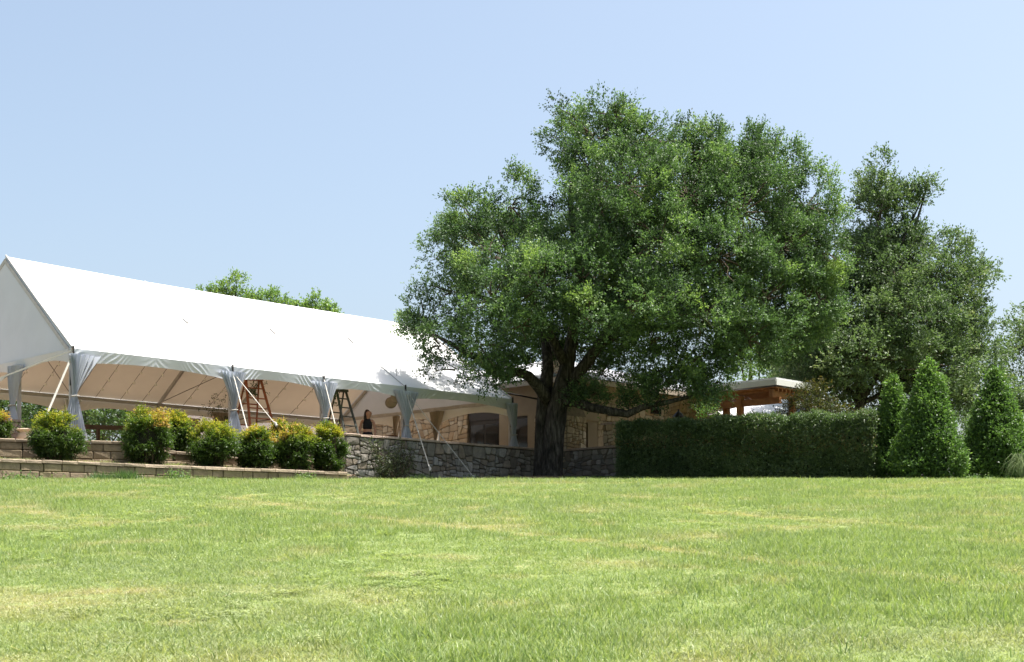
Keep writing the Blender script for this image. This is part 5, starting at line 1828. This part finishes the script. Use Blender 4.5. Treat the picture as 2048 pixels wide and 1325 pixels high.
def scatter(name, P, rot, scl, idx, dryv, huev, label):
    me = bpy.data.meshes.new(name)
    me.vertices.add(len(P))
    me.vertices.foreach_set('co', P.astype(np.float32).ravel())
    for nm, ty, dat in (('rot', 'FLOAT_VECTOR', rot), ('scl', 'FLOAT_VECTOR', scl)):
        a = me.attributes.new(nm, ty, 'POINT')
        a.data.foreach_set('vector', dat.astype(np.float32).ravel())
    a = me.attributes.new('idx', 'INT', 'POINT')
    a.data.foreach_set('value', idx.astype(np.int32))
    for nm, dat in (('dry', dryv), ('hue', huev)):
        a = me.attributes.new(nm, 'FLOAT', 'POINT')
        a.data.foreach_set('value', np.clip(dat, 0, 1).astype(np.float32))
    o = bpy.data.objects.new(name, me)
    COL.objects.link(o)
    me.materials.append(M['grass'])
    ng = bpy.data.node_groups.new(name, 'GeometryNodeTree')
    ng.interface.new_socket('Geometry', in_out='INPUT', socket_type='NodeSocketGeometry')
    ng.interface.new_socket('Geometry', in_out='OUTPUT', socket_type='NodeSocketGeometry')
    gi, go = ng.nodes.new('NodeGroupInput'), ng.nodes.new('NodeGroupOutput')
    iop = ng.nodes.new('GeometryNodeInstanceOnPoints')
    ci = ng.nodes.new('GeometryNodeCollectionInfo')
    ci.inputs['Collection'].default_value = tufts
    ci.inputs['Separate Children'].default_value = True
    ci.inputs['Reset Children'].default_value = True

    def na(nm, ty):
        n_ = ng.nodes.new('GeometryNodeInputNamedAttribute')
        n_.data_type = ty
        n_.inputs['Name'].default_value = nm
        return n_.outputs[0]
    ng.links.new(gi.outputs[0], iop.inputs['Points'])
    ng.links.new(ci.outputs[0], iop.inputs['Instance'])
    iop.inputs['Pick Instance'].default_value = True
    ng.links.new(na('idx', 'INT'), iop.inputs['Instance Index'])
    ng.links.new(na('rot', 'FLOAT_VECTOR'), iop.inputs['Rotation'])
    ng.links.new(na('scl', 'FLOAT_VECTOR'), iop.inputs['Scale'])
    ng.links.new(iop.outputs[0], go.inputs[0])
    md = o.modifiers.new('scatter', 'NODES')
    md.node_group = ng
    return tag(o, label, 'grass', kind='stuff')


def segdist(x, y, pts):
    best = np.full(len(x), 1e9)
    for (ax, ay), (bx, by) in zip(pts[:-1], pts[1:]):
        dx, dy = bx - ax, by - ay
        q = np.clip(((x - ax) * dx + (y - ay) * dy) / (dx * dx + dy * dy), 0, 1)
        best = np.minimum(best, np.hypot(x - ax - q * dx, y - ay - q * dy))
    return best


PX, PYY = [], []
for (y0, y1, den) in ((6.6, 10, 210), (10, 15, 170), (15, 22, 125), (22, 31, 90), (31, 44, 45)):
    half = lambda y: .42 * y + 1.5
    area = (half(y0) + half(y1)) * (y1 - y0)
    m = int(area * den)
    y = y0 + (y1 - y0) * grng.random(m * 2)
    x = (grng.random(m * 2) * 2 - 1) * half(y1)
    k = np.abs(x) < half(y)
    PX.append(x[k][:m])
    PYY.append(y[k][:m])
m = 24000                                    # thinner turf beyond both sides of the picture
ye = 6.6 + 35 * grng.random(m)
PX.append(np.where(grng.random(m) < .5, -1, 1) * (.42 * ye + 1.5 + 5.5 * grng.random(m)))
PYY.append(ye)
x, y = np.concatenate(PX), np.concatenate(PYY)
# keep off the walls, beds and hedge
lim = np.full(len(x), 41.0)
wl = np.interp(x, [-40, -15.5, -11.72, -4.46, -4.4, T(8.19, -.75).x, T(11, -.75).x, -1.5, 0.6, 4.6, 5.2, 11.0, 12, 14, 20], [12, 28.0, 30.5, 35.6, 38.4, T(8.19, -.75).y, T(11, -.75).y, 39.9, 39.6, 39.8, 39.6, 36.9, 35.9, 36.6, 37.5])
k = y < wl
x, y = x[k], y[k]
n = len(x)
z = gz(y) + np.where(y < 29, .02 * np.sin(x * .9 + y * .35), 0) - .004
big = vnoise(x, y, .33, 1)
med = vnoise(x, y, .9, 2)
fine = vnoise(x, y, 2.6, 3)
streak = np.minimum(segdist(x, y, [(-5.2, 24.0), (-2.6, 20.0), (.16, 16.6), (2.45, 13.5), (4.0, 11.5)]), segdist(x, y, [(3.0, 19.8), (4.6, 18.6), (6.4, 16.4), (8.0, 14.2)]))
streak = np.minimum(streak, segdist(x, y, [(-9.5, 21.0), (-8.0, 21.2), (-6.5, 19.0)]))
dryv = np.clip(1.15 - streak / .26, 0, 1) * np.clip(fine * 2.2 - .55, 0, .95) + np.clip((med - .58) * 1.8, 0, .6) * (.2 + fine) + np.clip((vnoise(x, y, 1.7, 14) - .74) * 3, 0, .7) + .10 * grng.random(n)
dryv += np.where((x < -1) & (y < 11.5), .26 * fine, 0)
huev = np.clip((vnoise(x, y, .45, 5) - .45) * 1.6, 0, 1) * .8 + np.clip(1 - np.hypot((x + 3.6) / 2.4, (y - 12.8) / 1.3), 0, 1) * .9 + np.clip(1 - np.hypot((x - 2.6) / 2.6, (y - 8.9) / .9), 0, 1)
tall = big * .7 + fine * .3 + .12 * np.clip((y - 14) / 10, 0, 1)
idx = grng.integers(0, 4, n)
long_ = grng.random(n) < np.clip((tall - .46) * 2.6, .03, .75)
idx = np.where(long_ & (dryv < .6), grng.integers(4, 7, n), idx)
cl_ = vnoise(x, y, .8, 8)
idx = np.where((cl_ > .62) & (grng.random(n) < .06) & ~long_, grng.integers(7, 9, n), idx)
sc = grng.uniform(.75, 1.3, n) * (1 + .012 * np.clip(y - 12, 0, 30))
scl = np.stack([sc, sc, sc * np.where(long_, .9 + .5 * fine, 1.0) * (1 - .35 * np.clip(dryv, 0, 1))], 1)
rot = np.stack([grng.normal(0, .08, n), grng.normal(0, .08, n), grng.random(n) * 6.283], 1)
m = 9000
ii = grng.choice(n, m, p=(lambda p: p / p.sum())(np.clip(tall - .3, .02, 1) ** 2 * np.where(dryv > .5, .1, 1)))
tx = x[ii] + grng.normal(0, .1, m)
ty = np.minimum(y[ii] + grng.normal(0, .1, m), 40)
x, y, z = np.concatenate([x, tx]), np.concatenate([y, ty]), np.concatenate([z, gz(ty) + np.where(ty < 29, .02 * np.sin(tx * .9 + ty * .35), 0) - .004])
ts = grng.uniform(.6, 1.15, m)
scl = np.concatenate([scl, np.stack([ts * 1.1, ts * 1.1, ts], 1)])
rot = np.concatenate([rot, np.stack([0 * ts, 0 * ts, grng.random(m) * 6.28], 1)])
idx = np.concatenate([idx, grng.integers(9, 12, m)])
dryv, huev = np.concatenate([dryv, 0 * ts]), np.concatenate([huev, .3 * grng.random(m)])
m = 1500                                     # ragged untrimmed grass along the walls and the hedge
tx = grng.uniform(-14, 15, m)
ty = np.interp(tx, [-15.5, -11.72, -4.46, -4.4, T(8.19, -.75).x, T(11, -.75).x, -1.5, 0.6, 4.6, 5.2, 11.0, 12, 14, 20], [28.0, 30.5, 35.6, 38.4, T(8.19, -.75).y, T(11, -.75).y, 39.9, 39.6, 39.8, 39.6, 36.9, 35.9, 36.6, 37.5]) - .05 - .45 * grng.random(m) ** 1.5
rag = np.clip(vnoise(tx, ty, 1.3, 21) * 2.2 - .35, .25, 1.6)
x, y, z = np.concatenate([x, tx]), np.concatenate([y, ty]), np.concatenate([z, gz(ty) - .004])
scl = np.concatenate([scl, np.stack([1.2 + 0 * rag, 1.2 + 0 * rag, .8 + 1.3 * rag], 1)])
rot = np.concatenate([rot, np.stack([0 * rag, 0 * rag, grng.random(m) * 6.28], 1)])
idx, dryv, huev = np.concatenate([idx, grng.integers(4, 7, m)]), np.concatenate([dryv, .35 * grng.random(m)]), np.concatenate([huev, grng.random(m)])
m = 500
ii = grng.integers(0, n, m)
tx, ty = x[ii], np.minimum(y[ii], 24)
x, y, z = np.concatenate([x, tx]), np.concatenate([y, ty]), np.concatenate([z, gz(ty) + .035])
ts = grng.uniform(.6, 1.1, m)
scl = np.concatenate([scl, np.stack([ts, ts, ts * .5], 1)])
rot = np.concatenate([rot, np.stack([0 * ts, 0 * ts, grng.random(m) * 6.28], 1)])
idx, dryv, huev = np.concatenate([idx, np.full(m, 12)]), np.concatenate([dryv, np.ones(m)]), np.concatenate([huev, 0 * ts])
scatter('lawn_grass', np.stack([x, y, z], 1), rot, scl, idx, dryv, huev, 'uneven mown lawn grass with clover and dry straw streaks')
NG = n
# thin grass on the planting bed
m = 1500
q1, q2 = grng.random(m) * 5.6, grng.random(m) ** 1.5 * .8
fa, ba = np.array(front), np.array(back)
i0 = np.floor(q1).astype(int)
w0 = (q1 - i0)[:, None]
fpt = fa[i0] * (1 - w0) + fa[i0 + 1] * w0
bpt = ba[i0] * (1 - w0) + ba[i0 + 1] * w0
pt = fpt + (bpt - fpt) * q2[:, None]
sc = grng.uniform(.8, 1.6, m)
scatter('bed_grass', np.stack([pt[:, 0], pt[:, 1], 2.11 + .2 * q2], 1), np.stack([0 * sc, 0 * sc, grng.random(m) * 6.28], 1), np.stack([sc, sc, sc], 1), grng.integers(0, 7, m), grng.random(m) * .6, grng.random(m) * .5, 'thin patchy grass on the planting bed')
# leaf litter on the mulch
m = 900
xx, yy = grng.uniform(1.6, 5.6, m), grng.uniform(39.9, 41.6, m)
P = np.stack([xx, yy, gz(yy) + .12 + .05 * grng.random(m)], 1)
tag(leaf_obj('leaf_litter', P, rdir(m, grng) * np.array([1, 1, .3]), np.tile([0, 0, 1.0], (m, 1)) + grng.normal(size=(m, 3)) * .3, .09, .05, grng.random(m), M['weed']), 'pale fallen leaves on the mulch right of the trunk', 'leaf litter', kind='stuff')
print('LEAVES', NLEAF, 'GRASS', NG, 'TRIS', sum(len(o.data.loop_triangles) if o.data.loop_triangles else sum(max(1, len(p.vertices) - 2) for p in o.data.polygons) for o in SC.objects if o.type == 'MESH' and len(o.data.polygons) < 30000) + sum(2 * len(o.data.polygons) for o in SC.objects if o.type == 'MESH' and len(o.data.polygons) >= 30000))
